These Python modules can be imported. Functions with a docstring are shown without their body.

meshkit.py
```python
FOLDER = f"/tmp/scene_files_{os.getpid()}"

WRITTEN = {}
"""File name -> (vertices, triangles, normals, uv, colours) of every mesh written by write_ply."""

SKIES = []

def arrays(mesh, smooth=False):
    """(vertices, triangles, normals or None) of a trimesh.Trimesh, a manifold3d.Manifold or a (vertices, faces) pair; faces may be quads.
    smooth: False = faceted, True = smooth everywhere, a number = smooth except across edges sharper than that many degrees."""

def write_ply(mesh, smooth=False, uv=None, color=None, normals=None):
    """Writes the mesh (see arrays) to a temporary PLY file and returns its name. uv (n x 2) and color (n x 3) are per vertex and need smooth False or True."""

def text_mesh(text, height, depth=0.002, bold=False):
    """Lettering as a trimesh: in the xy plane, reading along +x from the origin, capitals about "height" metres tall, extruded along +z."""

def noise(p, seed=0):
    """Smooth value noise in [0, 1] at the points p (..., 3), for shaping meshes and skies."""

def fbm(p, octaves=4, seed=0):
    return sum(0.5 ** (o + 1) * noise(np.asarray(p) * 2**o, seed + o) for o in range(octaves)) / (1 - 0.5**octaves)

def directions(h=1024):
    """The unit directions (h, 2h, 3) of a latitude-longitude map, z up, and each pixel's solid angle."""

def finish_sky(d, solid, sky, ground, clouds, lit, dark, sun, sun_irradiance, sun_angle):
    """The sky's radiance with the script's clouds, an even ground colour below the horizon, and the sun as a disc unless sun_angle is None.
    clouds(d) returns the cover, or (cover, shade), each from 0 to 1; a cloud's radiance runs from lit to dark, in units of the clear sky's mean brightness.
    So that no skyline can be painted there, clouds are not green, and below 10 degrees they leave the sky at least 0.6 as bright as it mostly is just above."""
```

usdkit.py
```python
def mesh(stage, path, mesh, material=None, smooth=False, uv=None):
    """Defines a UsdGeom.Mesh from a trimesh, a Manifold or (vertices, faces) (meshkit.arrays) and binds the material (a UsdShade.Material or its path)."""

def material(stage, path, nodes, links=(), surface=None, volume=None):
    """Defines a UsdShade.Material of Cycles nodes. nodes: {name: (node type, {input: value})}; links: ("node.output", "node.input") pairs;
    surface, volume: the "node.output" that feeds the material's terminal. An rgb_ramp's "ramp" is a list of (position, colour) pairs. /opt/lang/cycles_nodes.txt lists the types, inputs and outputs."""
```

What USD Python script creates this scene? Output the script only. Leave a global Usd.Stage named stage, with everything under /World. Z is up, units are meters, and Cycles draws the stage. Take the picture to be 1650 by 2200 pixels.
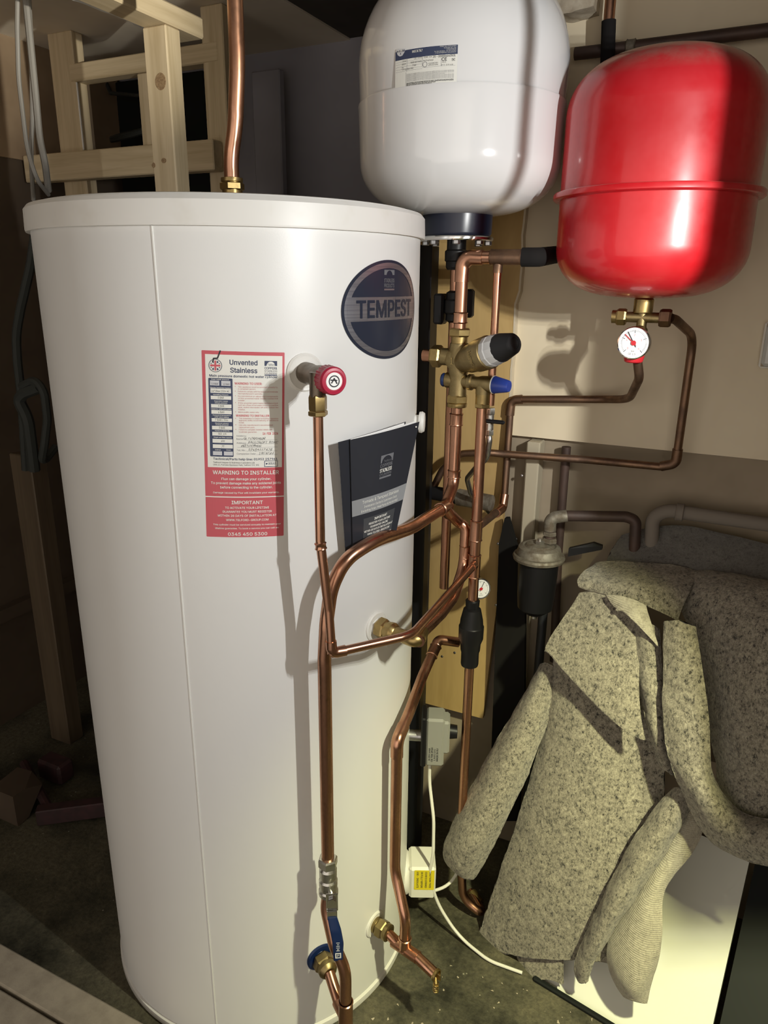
import math, random
import numpy as np, trimesh, manifold3d, usdkit, meshkit
from math import sin, cos, pi, radians, degrees, atan2, sqrt
from pxr import Usd, UsdGeom, UsdLux, UsdShade, Sdf, Gf, Vt
from scipy.ndimage import zoom as nzoom, gaussian_filter1d
from scipy.interpolate import RectBivariateSpline

random.seed(7)
RNG = np.random.default_rng(11)
stage = Usd.Stage.CreateInMemory()
UsdGeom.SetStageUpAxis(stage, UsdGeom.Tokens.z)
UsdGeom.SetStageMetersPerUnit(stage, 1.0)
UsdGeom.Xform.Define(stage, '/World')
UsdGeom.Scope.Define(stage, '/World/Looks')

# ------------------------------------------------------------------ camera
FPX, PITCH, YAW, ROLL = 1572.0, radians(17.567), radians(25.712), radians(0.538)
EYE = np.array([0.0, 0.0, 1.524])
FWD = np.array([-sin(YAW) * cos(PITCH), cos(YAW) * cos(PITCH), -sin(PITCH)])
_r = np.array([cos(YAW), sin(YAW), 0.0])
_u = np.cross(_r, FWD)
RGT = _r * cos(ROLL) + _u * sin(ROLL)
UPV = -_r * sin(ROLL) + _u * cos(ROLL)
cam = UsdGeom.Camera.Define(stage, '/World/camera')
cam.AddTransformOp().Set(Gf.Matrix4d(*[float(x) for x in (*RGT, 0, *UPV, 0, *(-FWD), 0, *EYE, 1)]))
cam.CreateHorizontalApertureAttr(36.0)
cam.CreateVerticalApertureAttr(48.0)
cam.CreateFocalLengthAttr(36.0 * FPX / 1650.0)
cam.CreateClippingRangeAttr(Gf.Vec2f(0.02, 60.0))
cam.CreateExposureAttr(0.0)

# ------------------------------------------------------------------ light
# a hand held LED work lamp with three emitters, to the right of the camera, aimed at the cylinder
LAMP = np.array([0.40, 0.65, 1.65])
AIM = np.array([-0.92, 0.42, -0.30])


def spot(name, pos, aim, power, colour, angle, soft, radius):
    l = UsdLux.SphereLight.Define(stage, '/World/' + name)
    a = np.asarray(aim, float) / np.linalg.norm(aim)
    x = np.cross([0, 0, 1.0], -a); x /= np.linalg.norm(x)
    y = np.cross(-a, x)
    l.AddTransformOp().Set(Gf.Matrix4d(*[float(v) for v in (*x, 0, *y, 0, *(-a), 0, *pos, 1)]))
    l.CreateRadiusAttr(radius)
    l.CreateIntensityAttr(power)
    l.CreateColorAttr(Gf.Vec3f(*colour))
    l.CreateNormalizeAttr(True)
    sh = UsdLux.ShapingAPI.Apply(l.GetPrim())
    sh.CreateShapingConeAngleAttr(angle)
    sh.CreateShapingConeSoftnessAttr(soft)
    return l


for k, dz in enumerate((-0.034, 0.0, 0.034)):
    spot('work_lamp_light_%03d' % k, LAMP + [0, 0, dz], AIM, 3.9, (0.95, 0.955, 0.94), 90.0, 0.0, 0.006)
spot('work_lamp_beam', LAMP + [0, 0, 0.01], [-1.80, 0.70, 0.50], 44.0, (1.0, 0.95, 0.80), 11.5, 1.0, 0.010)
spot('work_lamp_core', LAMP + [0, 0, 0.012], [-0.80, 1.0, -0.32], 9.0, (1.0, 0.97, 0.86), 22.0, 1.0, 0.008)
spot('work_lamp_flood', LAMP + [0, 0, -0.02], [-0.20, 0.62, -1.40], 40.0, (1.0, 0.97, 0.46), 44.0, 1.0, 0.03)
# soft light from the room behind the camera and the phone's own weak lamp
door = UsdLux.RectLight.Define(stage, '/World/doorway_light')
door.AddTranslateOp().Set((0.45, -0.85, 1.65))
door.AddRotateXYZOp().Set((90, 0, 25))
door.CreateWidthAttr(1.0); door.CreateHeightAttr(1.4)
door.CreateIntensityAttr(0.45)
door.CreateColorAttr(Gf.Vec3f(1.0, 0.88, 0.72))
dome = UsdLux.DomeLight.Define(stage, '/World/room_air_light')
dome.CreateIntensityAttr(0.36)
dome.CreateColorAttr(Gf.Vec3f(1.0, 0.90, 0.80))


# ------------------------------------------------------------------ geometry helpers
def at(px, py, X=None, Y=None, Z=None):
    """the point of the room seen at photo pixel (px, py) on a plane of the room"""
    d = FWD * FPX + RGT * (px - 825.0) - UPV * (py - 1100.0)
    t = (X - EYE[0]) / d[0] if X is not None else (Y - EYE[1]) / d[1] if Y is not None else (Z - EYE[2]) / d[2]
    return EYE + d * t


def proj(P):
    v = np.asarray(P, float) - EYE
    return 825 + FPX * (v @ RGT) / (v @ FWD), 1100 - FPX * (v @ UPV) / (v @ FWD)


CX, CY, CR = -0.891, 1.194, 0.348        # the hot water cylinder's axis and radius
CC = np.array([CX, CY])


def cy(px, py, off=0.0):
    """the point seen at a photo pixel on the cylinder's skin, or off metres outside it"""
    d = FWD * FPX + RGT * (px - 825.0) - UPV * (py - 1100.0)
    R, q = CR + off, EYE[:2] - CC
    a, b, c = d[:2] @ d[:2], 2 * d[:2] @ q, q @ q - R * R
    return EYE + d * (-b - sqrt(max(b * b - 4 * a * c, 0))) / (2 * a)


def radial(th, z, off):
    """a point off metres straight out from the cylinder's skin at the angle th (degrees)"""
    return np.array([CX + (CR + off) * cos(radians(th)), CY + (CR + off) * sin(radians(th)), z])


def norm(v):
    v = np.asarray(v, float)
    return v / np.linalg.norm(v)


def frame(d):
    d = norm(d)
    a = np.array([0, 0, 1.0]) if abs(d[2]) < 0.9 else np.array([1.0, 0, 0])
    x = norm(np.cross(a, d))
    return x, np.cross(d, x), d


def join(*ms):
    return trimesh.util.concatenate([m for m in ms if m is not None])


def rounded(pts, rad, n=7):
    """a polyline with its corners turned into arcs of the radius rad (one value or one per inner point)"""
    pts = [np.asarray(p, float) for p in pts]
    out = [pts[0]]
    for i in range(1, len(pts) - 1):
        a, p, b = pts[i - 1], pts[i], pts[i + 1]
        u, v = norm(a - p), norm(b - p)
        ang = math.acos(np.clip(u @ v, -1, 1))
        r = rad[i - 1] if isinstance(rad, (list, tuple)) else rad
        if pi - ang < 0.03 or r <= 0:
            out.append(p); continue
        t = min(r / math.tan(ang / 2), 0.47 * np.linalg.norm(a - p), 0.47 * np.linalg.norm(b - p))
        r = t * math.tan(ang / 2)
        c = p + norm(u + v) * r / sin(ang / 2)
        s, e = p + u * t - c, p + v * t - c
        w = math.acos(np.clip(norm(s) @ norm(e), -1, 1))
        for k in range(n + 1):
            f = k / n
            out.append(c + (sin((1 - f) * w) * s + sin(f * w) * e) / sin(w))
    out.append(pts[-1])
    return np.array(out)


def tube(pts, r, n=18, closed=True, taper=None):
    """a round bar along a polyline; r may be one radius or one per point"""
    P = np.asarray(pts, float)
    keep = [0] + [i for i in range(1, len(P)) if np.linalg.norm(P[i] - P[i - 1]) > 1e-6]
    P = P[keep]
    m = len(P)
    rr = np.full(m, r) if np.ndim(r) == 0 else np.asarray(r, float)[keep]
    T = np.zeros_like(P)
    if m > 2:
        T[1:-1] = [norm(norm(P[i + 1] - P[i]) + norm(P[i] - P[i - 1])) for i in range(1, m - 1)]
    T[0], T[-1] = norm(P[1] - P[0]), norm(P[-1] - P[-2])
    x, y, _ = frame(T[0])
    V = []
    a = np.arange(n) / n * 2 * pi
    for i in range(m):
        x = norm(x - (x @ T[i]) * T[i]); y = np.cross(T[i], x)
        V.append(P[i] + rr[i] * (np.cos(a)[:, None] * x + np.sin(a)[:, None] * y))
    V = np.vstack(V)
    F = []
    for i in range(m - 1):
        for k in range(n):
            k2 = (k + 1) % n
            F += [[i * n + k, i * n + k2, (i + 1) * n + k2], [i * n + k, (i + 1) * n + k2, (i + 1) * n + k]]
    if closed:
        V = np.vstack([V, P[0], P[-1]])
        for k in range(n):
            F += [[m * n, (k + 1) % n, k], [m * n + 1, (m - 1) * n + k, (m - 1) * n + (k + 1) % n]]
    return trimesh.Trimesh(V, F, process=False)


def lathe(p, d, prof, n=40, a0=0.0, a1=2 * pi):
    """a turned shape: prof is a list of (radius, distance along d from p)"""
    x, y, d = frame(d)
    full = abs(a1 - a0 - 2 * pi) < 1e-6
    a = a0 + (a1 - a0) * np.arange(n if full else n + 1) / n
    k = len(a)
    V = np.vstack([np.asarray(p) + d * h + max(r, 1e-6) * (np.cos(a)[:, None] * x + np.sin(a)[:, None] * y) for r, h in prof])
    F = []
    for i in range(len(prof) - 1):
        for j in range(n):
            j2 = (j + 1) % k if full else j + 1
            F += [[i * k + j, i * k + j2, (i + 1) * k + j2], [i * k + j, (i + 1) * k + j2, (i + 1) * k + j]]
    return trimesh.Trimesh(V, F, process=False)


def arcprof(r0, h0, r1, h1, bulge=1.0, n=8):
    """quarter-ellipse between two profile points: leaves (r0,h0) along the axis and meets (r1,h1) square to it"""
    return [(r1 + (r0 - r1) * cos(t) ** bulge, h0 + (h1 - h0) * sin(t) ** bulge) for t in np.linspace(0, pi / 2, n + 1)]


def hexnut(p, d, r, l, ch=0.12):
    x, y, d = frame(d)
    a = np.arange(6) / 6 * 2 * pi + 0.3
    rings = [(r * (1 - ch), 0), (r, l * ch * 1.4), (r, l * (1 - ch * 1.4)), (r * (1 - ch), l)]
    return lathe_poly(p, x, y, d, a, [(0, 0)] + rings + [(0, l)])


def lathe_poly(p, x, y, d, a, prof):
    k = len(a)
    V = np.vstack([np.asarray(p) + d * h + max(r, 1e-6) * (np.cos(a)[:, None] * x + np.sin(a)[:, None] * y) for r, h in prof])
    F = []
    for i in range(len(prof) - 1):
        for j in range(k):
            j2 = (j + 1) % k
            F += [[i * k + j, i * k + j2, (i + 1) * k + j2], [i * k + j, (i + 1) * k + j2, (i + 1) * k + j]]
    return trimesh.Trimesh(V, F, process=False)


def collar(p, d, r, l, lip=0.0012):
    """a soldered coupling sleeve"""
    return lathe(p, d, [(r - 0.001, 0), (r + lip, 0.0015), (r, 0.004), (r, l - 0.004), (r + lip, l - 0.0015), (r - 0.001, l)], 24)


def box(lo, hi, bev=0.0):
    lo, hi = np.minimum(lo, hi).astype(float), np.maximum(lo, hi).astype(float)
    if bev <= 0:
        m = trimesh.creation.box(hi - lo); m.apply_translation((lo + hi) / 2); return m
    pts = []
    for s in np.ndindex(2, 2, 2):
        c = np.where(s, hi, lo); sg = np.where(s, -1, 1)
        for k in range(3):
            q = c + sg * bev; q[k] = c[k]; pts.append(q)
    return trimesh.convex.convex_hull(np.array(pts))


def obox(p, ax, ay, az, sx, sy, sz, bev=0.002):
    """a box centred at p with its own axes"""
    m = box(-np.array([sx, sy, sz]) / 2, np.array([sx, sy, sz]) / 2, bev)
    M = np.eye(4); M[:3, 0], M[:3, 1], M[:3, 2], M[:3, 3] = ax, ay, az, p
    if np.linalg.det(M[:3, :3]) < 0:
        m.invert()
    m.apply_transform(M)
    return m


def bar(a, b, w, h, up=(0, 0, 1), bev=0.003):
    """a squared timber from a to b"""
    a, b = np.asarray(a, float), np.asarray(b, float)
    d = norm(b - a)
    x = norm(np.cross(d, up)); y = np.cross(x, d)
    return obox((a + b) / 2, x, y, d, w, h, np.linalg.norm(b - a), bev)


def hull(pts):
    return trimesh.convex.convex_hull(np.asarray(pts, float))


def sheet(ctrl, thick=0.006, res=(46, 46), rough=0.003, seed=0, freq=28.0, fray=0.004, smooth=3):
    """a bending sheet of cloth through a grid of control points, with thickness and a worn edge"""
    G = np.array(ctrl, float)
    nr, nc = G.shape[:2]
    kx, ky = min(smooth, nr - 1), min(smooth, nc - 1)
    u, v = np.linspace(0, 1, nr), np.linspace(0, 1, nc)
    U, V = np.linspace(0, 1, res[0]), np.linspace(0, 1, res[1])
    jit = lambda s: fray * (meshkit.noise(np.stack([np.linspace(0, 1, s) * 33, np.zeros(s), np.zeros(s)], 1), seed + s) - 0.5)
    P = np.stack([RectBivariateSpline(u, v, G[..., k], kx=kx, ky=ky)(U, V) for k in range(3)], -1)
    du, dv = np.gradient(P, axis=0), np.gradient(P, axis=1)
    N = np.cross(du, dv); N /= np.maximum(np.linalg.norm(N, axis=-1, keepdims=True), 1e-9)
    P = P + N * ((meshkit.fbm(P * freq, 3, seed) - 0.5) * 2 * rough)[..., None]
    for (sl, d) in ((np.s_[0, :], du[0]), (np.s_[-1, :], -du[-1]), (np.s_[:, 0], dv[:, 0]), (np.s_[:, -1], -dv[:, -1])):
        dd = d / np.maximum(np.linalg.norm(d, axis=-1, keepdims=True), 1e-9)
        w = meshkit.fbm(P[sl] * 60, 2, seed + 5)[:, None] * fray * 2
        P[sl] = P[sl] + dd * w
    A, B = (P + N * thick / 2).reshape(-1, 3), (P - N * thick / 2).reshape(-1, 3)
    n, m = res
    F, o = [], n * m
    I = np.arange(n * m).reshape(n, m)
    q = np.stack([I[:-1, :-1], I[1:, :-1], I[1:, 1:], I[:-1, 1:]], -1).reshape(-1, 4)
    F.append(q); F.append(q[:, ::-1] + o)
    rim = np.concatenate([I[0, :-1], I[:-1, -1], I[-1, :0:-1], I[:0:-1, 0]])
    r2 = np.roll(rim, -1)
    F.append(np.stack([rim, r2, r2 + o, rim + o], -1))
    F = np.vstack(F)
    return trimesh.Trimesh(np.vstack([A, B]), np.vstack([F[:, [0, 1, 2]], F[:, [0, 2, 3]]]), process=False)


# ------------------------------------------------------------------ materials
def S(r, g, b):
    f = lambda c: (c / 255 / 12.92) if c <= 10 else ((c / 255 + 0.055) / 1.055) ** 2.4
    return (f(r), f(g), f(b))


LOOKS = '/World/Looks/'


def mat(name, base, rough=0.5, metal=0.0, vary=None, scale=(20, 20, 20), detail=4.0, lo=0.35, hi=0.65, bump=0.0, bscale=None, bdist=0.002, coat=0.0, spec=0.5, rvary=0.0, distortion=0.0, extra=None):
    """a principled surface: base colour, blended into the colour vary by noise; bump from a second noise"""
    n = {'p': ('principled_bsdf', {'base_color': base, 'roughness': rough, 'metallic': metal, 'coat_weight': coat, 'coat_roughness': 0.08, 'specular_ior_level': spec})}
    L = []
    if vary is not None or bump > 0 or rvary > 0:
        n['g'] = ('geometry', {})
        n['m'] = ('mapping', {'scale': scale})
        L.append(('g.position', 'm.vector'))
    if vary is not None or rvary > 0:
        n['n'] = ('noise_texture', {'scale': 1.0, 'detail': detail, 'roughness': 0.6, 'distortion': distortion})
        L.append(('m.vector', 'n.vector'))
    if vary is not None:
        n['r'] = ('rgb_ramp', {'ramp': [(0, base), (lo, base), (hi, vary), (1, vary)]})
        L += [('n.fac', 'r.fac'), ('r.color', 'p.base_color')]
    if rvary > 0:
        n['rr'] = ('rgb_ramp', {'ramp': [(0.3, (rough,) * 3), (0.7, (min(1, rough + rvary),) * 3)]})
        L += [('n.fac', 'rr.fac'), ('rr.color', 'p.roughness')]
    if bump > 0:
        n['bn'] = ('noise_texture', {'scale': 1.0, 'detail': 3.0, 'roughness': 0.6})
        n['bm'] = ('mapping', {'scale': bscale or scale})
        n['b'] = ('bump', {'strength': bump, 'distance': bdist})
        L += [('g.position', 'bm.vector'), ('bm.vector', 'bn.vector'), ('bn.fac', 'b.height'), ('b.normal', 'p.normal')]
    return usdkit.material(stage, LOOKS + name, n, L, surface='p.BSDF')


M = {}
M['enamel'] = mat('white_enamel', (0.80, 0.80, 0.78), 0.38, bump=0.10, scale=(420, 420, 420), bdist=0.0006, spec=0.45)
M['lid'] = mat('white_plastic_lid', (0.80, 0.79, 0.75), 0.42, vary=(0.74, 0.72, 0.66), scale=(14, 14, 14), lo=0.55, hi=0.8)
M['seam'] = mat('white_seam', (0.86, 0.86, 0.82), 0.4)
M['gloss_white'] = mat('gloss_white_paint', (0.80, 0.80, 0.80), 0.16, coat=0.5, bump=0.04, scale=(60, 60, 60), bdist=0.001)
def red_mat():
    n = {'g': ('geometry', {}), 'm': ('mapping', {'scale': (9, 9, 9)}), 'n': ('noise_texture', {'scale': 1.0, 'detail': 4.0, 'roughness': 0.6}), 'r': ('rgb_ramp', {'ramp': [(0.35, (0.50, 0.008, 0.014)), (0.65, (0.53, 0.020, 0.028))]}),
         'rr': ('rgb_ramp', {'ramp': [(0.3, (0.22,) * 3), (0.7, (0.42,) * 3)]}), 'd': ('vector_math', {'math_type': 'dot_product', 'vector2': (0, 0, 1)}), 'n2': ('noise_texture', {'scale': 22.0, 'detail': 5.0, 'roughness': 0.7}),
         'dr': ('rgb_ramp', {'ramp': [(0.42, (0, 0, 0)), (0.80, (0.55,) * 3), (1.0, (0.85,) * 3)]}), 'sc': ('rgb_ramp', {'ramp': [(0.35, (0.15,) * 3), (0.60, (1, 1, 1))]}), 'mu': ('math', {'math_type': 'multiply'}),
         'mx': ('mix_color', {'b': (0.30, 0.20, 0.16)}), 'b': ('bump', {'strength': 0.04, 'distance': 0.001}), 'n3': ('noise_texture', {'scale': 45.0}), 'p': ('principled_bsdf', {'coat_weight': 0.45, 'coat_roughness': 0.10})}
    L = [('g.position', 'm.vector'), ('m.vector', 'n.vector'), ('n.fac', 'r.fac'), ('n.fac', 'rr.fac'), ('rr.color', 'p.roughness'), ('g.normal', 'd.vector1'), ('d.value', 'dr.fac'), ('g.position', 'n2.vector'), ('n2.fac', 'sc.fac'), ('dr.color', 'mu.value1'), ('sc.color', 'mu.value2'),
         ('mu.value', 'mx.fac'), ('r.color', 'mx.a'), ('mx.result', 'p.base_color'), ('g.position', 'n3.vector'), ('n3.fac', 'b.height'), ('b.normal', 'p.normal')]
    return usdkit.material(stage, LOOKS + 'dusty_gloss_red_paint', n, L, surface='p.BSDF')


M['red'] = red_mat()
M['dust'] = mat('grey_dust', (0.30, 0.22, 0.19), 0.9)
M['copper'] = mat('copper', (0.60, 0.33, 0.215), 0.21, 1.0, vary=(0.40, 0.205, 0.13), scale=(26, 26, 14), rvary=0.16, lo=0.36, hi=0.72)
M['copper_old'] = mat('tarnished_copper', (0.27, 0.165, 0.105), 0.42, 1.0, vary=(0.17, 0.11, 0.08), scale=(26, 26, 26), rvary=0.2)
M['copper_dark'] = mat('dark_painted_copper', (0.085, 0.052, 0.040), 0.55, 0.3, vary=(0.06, 0.04, 0.034), scale=(20, 20, 20))
M['brass'] = mat('brass', (0.44, 0.32, 0.135), 0.30, 1.0, vary=(0.32, 0.235, 0.10), scale=(60, 60, 60), rvary=0.15)
M['brass_cast'] = mat('cast_brass', (0.33, 0.255, 0.125), 0.42, 1.0, vary=(0.25, 0.19, 0.09), scale=(50, 50, 50), bump=0.15, bscale=(500, 500, 500), bdist=0.0006)
M['nickel'] = mat('nickel_plate', (0.55, 0.54, 0.50), 0.28, 1.0, rvary=0.15, scale=(60, 60, 60))
M['chrome'] = mat('chrome', (0.75, 0.75, 0.74), 0.12, 1.0)
M['steel'] = mat('galvanised_steel', (0.52, 0.52, 0.52), 0.35, 1.0, vary=(0.38, 0.38, 0.39), scale=(70, 70, 70))
M['black'] = mat('black_plastic', (0.007, 0.007, 0.008), 0.42, spec=0.3)
M['black_soft'] = mat('black_knob_rubber', (0.012, 0.012, 0.013), 0.6, spec=0.3)
M['black_pipe'] = mat('black_pipe_paint', (0.010, 0.011, 0.014), 0.45)
M['foam'] = mat('black_foam_lagging', (0.010, 0.009, 0.009), 0.9, spec=0.2, bump=0.3, scale=(160, 160, 160), bdist=0.001)
M['plinth'] = mat('dark_blue_plinth', (0.010, 0.013, 0.028), 0.3)
M['grey_plastic'] = mat('light_grey_plastic', (0.52, 0.52, 0.52), 0.42)
M['housing'] = mat('grey_motor_housing', (0.27, 0.27, 0.245), 0.45)
M['red_plastic'] = mat('red_plastic', (0.55, 0.02, 0.03), 0.35)
M['crimson'] = mat('crimson_plastic', (0.42, 0.015, 0.05), 0.38)
M['blue_plastic'] = mat('blue_plastic', (0.02, 0.045, 0.26), 0.34)
M['navy'] = mat('navy_grip', (0.006, 0.020, 0.085), 0.36)
M['white_plastic'] = mat('white_plastic', (0.78, 0.77, 0.70), 0.4)
M['cable'] = mat('white_cable', (0.74, 0.73, 0.66), 0.42)
M['paper'] = mat('white_paper', (0.86, 0.86, 0.84), 0.65)
M['ink_red'] = mat('label_red', (0.60, 0.105, 0.13), 0.5)
M['ink_pink'] = mat('label_red_print', (0.55, 0.20, 0.20), 0.6)
M['ink_navy'] = mat('label_navy_print', (0.045, 0.060, 0.12), 0.5)
M['ink_black'] = mat('label_black_print', (0.03, 0.03, 0.035), 0.6)
M['ink_grey'] = mat('label_grey_print', (0.25, 0.25, 0.27), 0.6)
M['ink_pale'] = mat('label_pale_grey', (0.62, 0.63, 0.66), 0.6)
M['ink_stamp'] = mat('stamp_red', (0.60, 0.06, 0.08), 0.6)
M['label_paper'] = mat('label_paper', (0.84, 0.84, 0.78), 0.5)
M['badge_dark'] = mat('badge_dark_blue', (0.022, 0.028, 0.048), 0.28)
M['badge_metal'] = mat('badge_brushed_silver', (0.46, 0.47, 0.53), 0.34, 0.85, vary=(0.30, 0.31, 0.36), scale=(4, 4, 300))
M['booklet'] = mat('booklet_dark_cover', (0.022, 0.024, 0.032), 0.42)
M['booklet_band'] = mat('booklet_grey_band', (0.27, 0.28, 0.29), 0.45)
M['booklet_grey'] = mat('booklet_grey_panel', (0.055, 0.058, 0.064), 0.45)
M['logo_grey'] = mat('booklet_logo_grey', (0.16, 0.165, 0.18), 0.45)
M['brass_dull'] = mat('dull_brown_brass', (0.20, 0.165, 0.125), 0.45, 0.9, vary=(0.15, 0.125, 0.095), scale=(50, 50, 50))
M['lag_grey'] = mat('grey_lagging', (0.20, 0.175, 0.145), 0.85)
M['batten'] = mat('dull_painted_batten', (0.42, 0.37, 0.27), 0.7)
M['yellow'] = mat('yellow_label', (0.75, 0.62, 0.02), 0.5)
M['tin'] = mat('aged_zinc', (0.30, 0.28, 0.23), 0.55, 0.6, vary=(0.15, 0.12, 0.085), scale=(45, 45, 45), rvary=0.2)
M['white_board'] = mat('gloss_white_board', (0.78, 0.79, 0.70), 0.10, coat=0.4, bump=0.02, scale=(25, 25, 25), bdist=0.001)
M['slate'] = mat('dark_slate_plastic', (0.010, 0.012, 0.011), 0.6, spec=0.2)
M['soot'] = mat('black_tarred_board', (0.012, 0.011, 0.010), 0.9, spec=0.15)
M['old_green'] = mat('old_dark_strap', (0.030, 0.034, 0.030), 0.75)
M['grey_cable'] = mat('grey_flat_cable', (0.25, 0.235, 0.21), 0.5)
M['rust_red'] = mat('dull_red_tool_paint', (0.060, 0.024, 0.026), 0.6, vary=(0.035, 0.018, 0.018), scale=(30, 30, 30))
M['socket'] = mat('clear_box', (0.55, 0.56, 0.53), 0.25)


def wood(name, axis, c0, c1, rough=0.6):
    s = [42.0, 42.0, 42.0]; s[axis] = 2.2
    return mat(name, c0, rough, vary=c1, scale=tuple(s), lo=0.38, hi=0.68, bump=0.25, bscale=tuple(x * 2 for x in s), bdist=0.0008, distortion=0.6)


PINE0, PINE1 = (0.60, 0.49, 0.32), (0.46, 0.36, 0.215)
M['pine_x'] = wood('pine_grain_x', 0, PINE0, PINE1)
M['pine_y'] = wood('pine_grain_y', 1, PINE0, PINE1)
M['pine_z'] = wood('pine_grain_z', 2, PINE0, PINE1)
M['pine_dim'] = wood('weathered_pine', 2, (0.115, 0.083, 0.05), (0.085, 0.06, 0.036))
M['knot'] = mat('pine_knot', (0.36, 0.25, 0.135), 0.6, vary=(0.20, 0.12, 0.06), scale=(200, 200, 200))
M['ply'] = mat('plywood', (0.52, 0.355, 0.145), 0.6, vary=(0.42, 0.275, 0.10), scale=(16, 16, 3.0), lo=0.4, hi=0.72, bump=0.12, bscale=(90, 90, 14), bdist=0.001, distortion=1.0)
M['ply_edge'] = mat('broken_ply_edge', (0.62, 0.54, 0.40), 0.8)
M['cream'] = mat('cream_painted_board', (0.72, 0.63, 0.46), 0.55, vary=(0.64, 0.55, 0.39), scale=(5, 5, 3), bump=0.10, bscale=(70, 70, 70), bdist=0.001, lo=0.45, hi=0.8)
M['lower_wall'] = mat('dingy_brown_wall', (0.36, 0.295, 0.215), 0.8, vary=(0.27, 0.22, 0.155), scale=(4, 4, 4), bump=0.2, bscale=(40, 40, 40), bdist=0.002)
M['dark_wall'] = mat('dark_grey_wall', (0.30, 0.29, 0.32), 0.75, vary=(0.25, 0.24, 0.27), scale=(3, 3, 3), bump=0.15, bscale=(30, 30, 30), bdist=0.002)
M['hardboard'] = mat('brown_hardboard', (0.34, 0.245, 0.155), 0.75, vary=(0.28, 0.195, 0.12), scale=(7, 7, 7), bump=0.1, bscale=(80, 80, 80), bdist=0.001)
M['dark_board'] = mat('dark_brown_board', (0.10, 0.072, 0.046), 0.75, vary=(0.08, 0.055, 0.036), scale=(5, 5, 5))
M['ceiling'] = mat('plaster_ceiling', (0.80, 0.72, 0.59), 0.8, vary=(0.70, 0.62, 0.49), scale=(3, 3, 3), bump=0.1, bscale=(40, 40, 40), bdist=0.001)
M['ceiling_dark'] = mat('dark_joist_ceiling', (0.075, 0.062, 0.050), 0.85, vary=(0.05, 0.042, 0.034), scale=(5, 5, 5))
M['plaster'] = mat('broken_plaster', (0.50, 0.44, 0.34), 0.85, vary=(0.36, 0.30, 0.22), scale=(30, 30, 30), bump=0.4, bscale=(60, 60, 60), bdist=0.003)
M['kerb'] = mat('pale_concrete', (0.44, 0.385, 0.29), 0.85, vary=(0.34, 0.295, 0.22), scale=(22, 22, 22), bump=0.3, bscale=(120, 120, 120), bdist=0.002)


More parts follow.
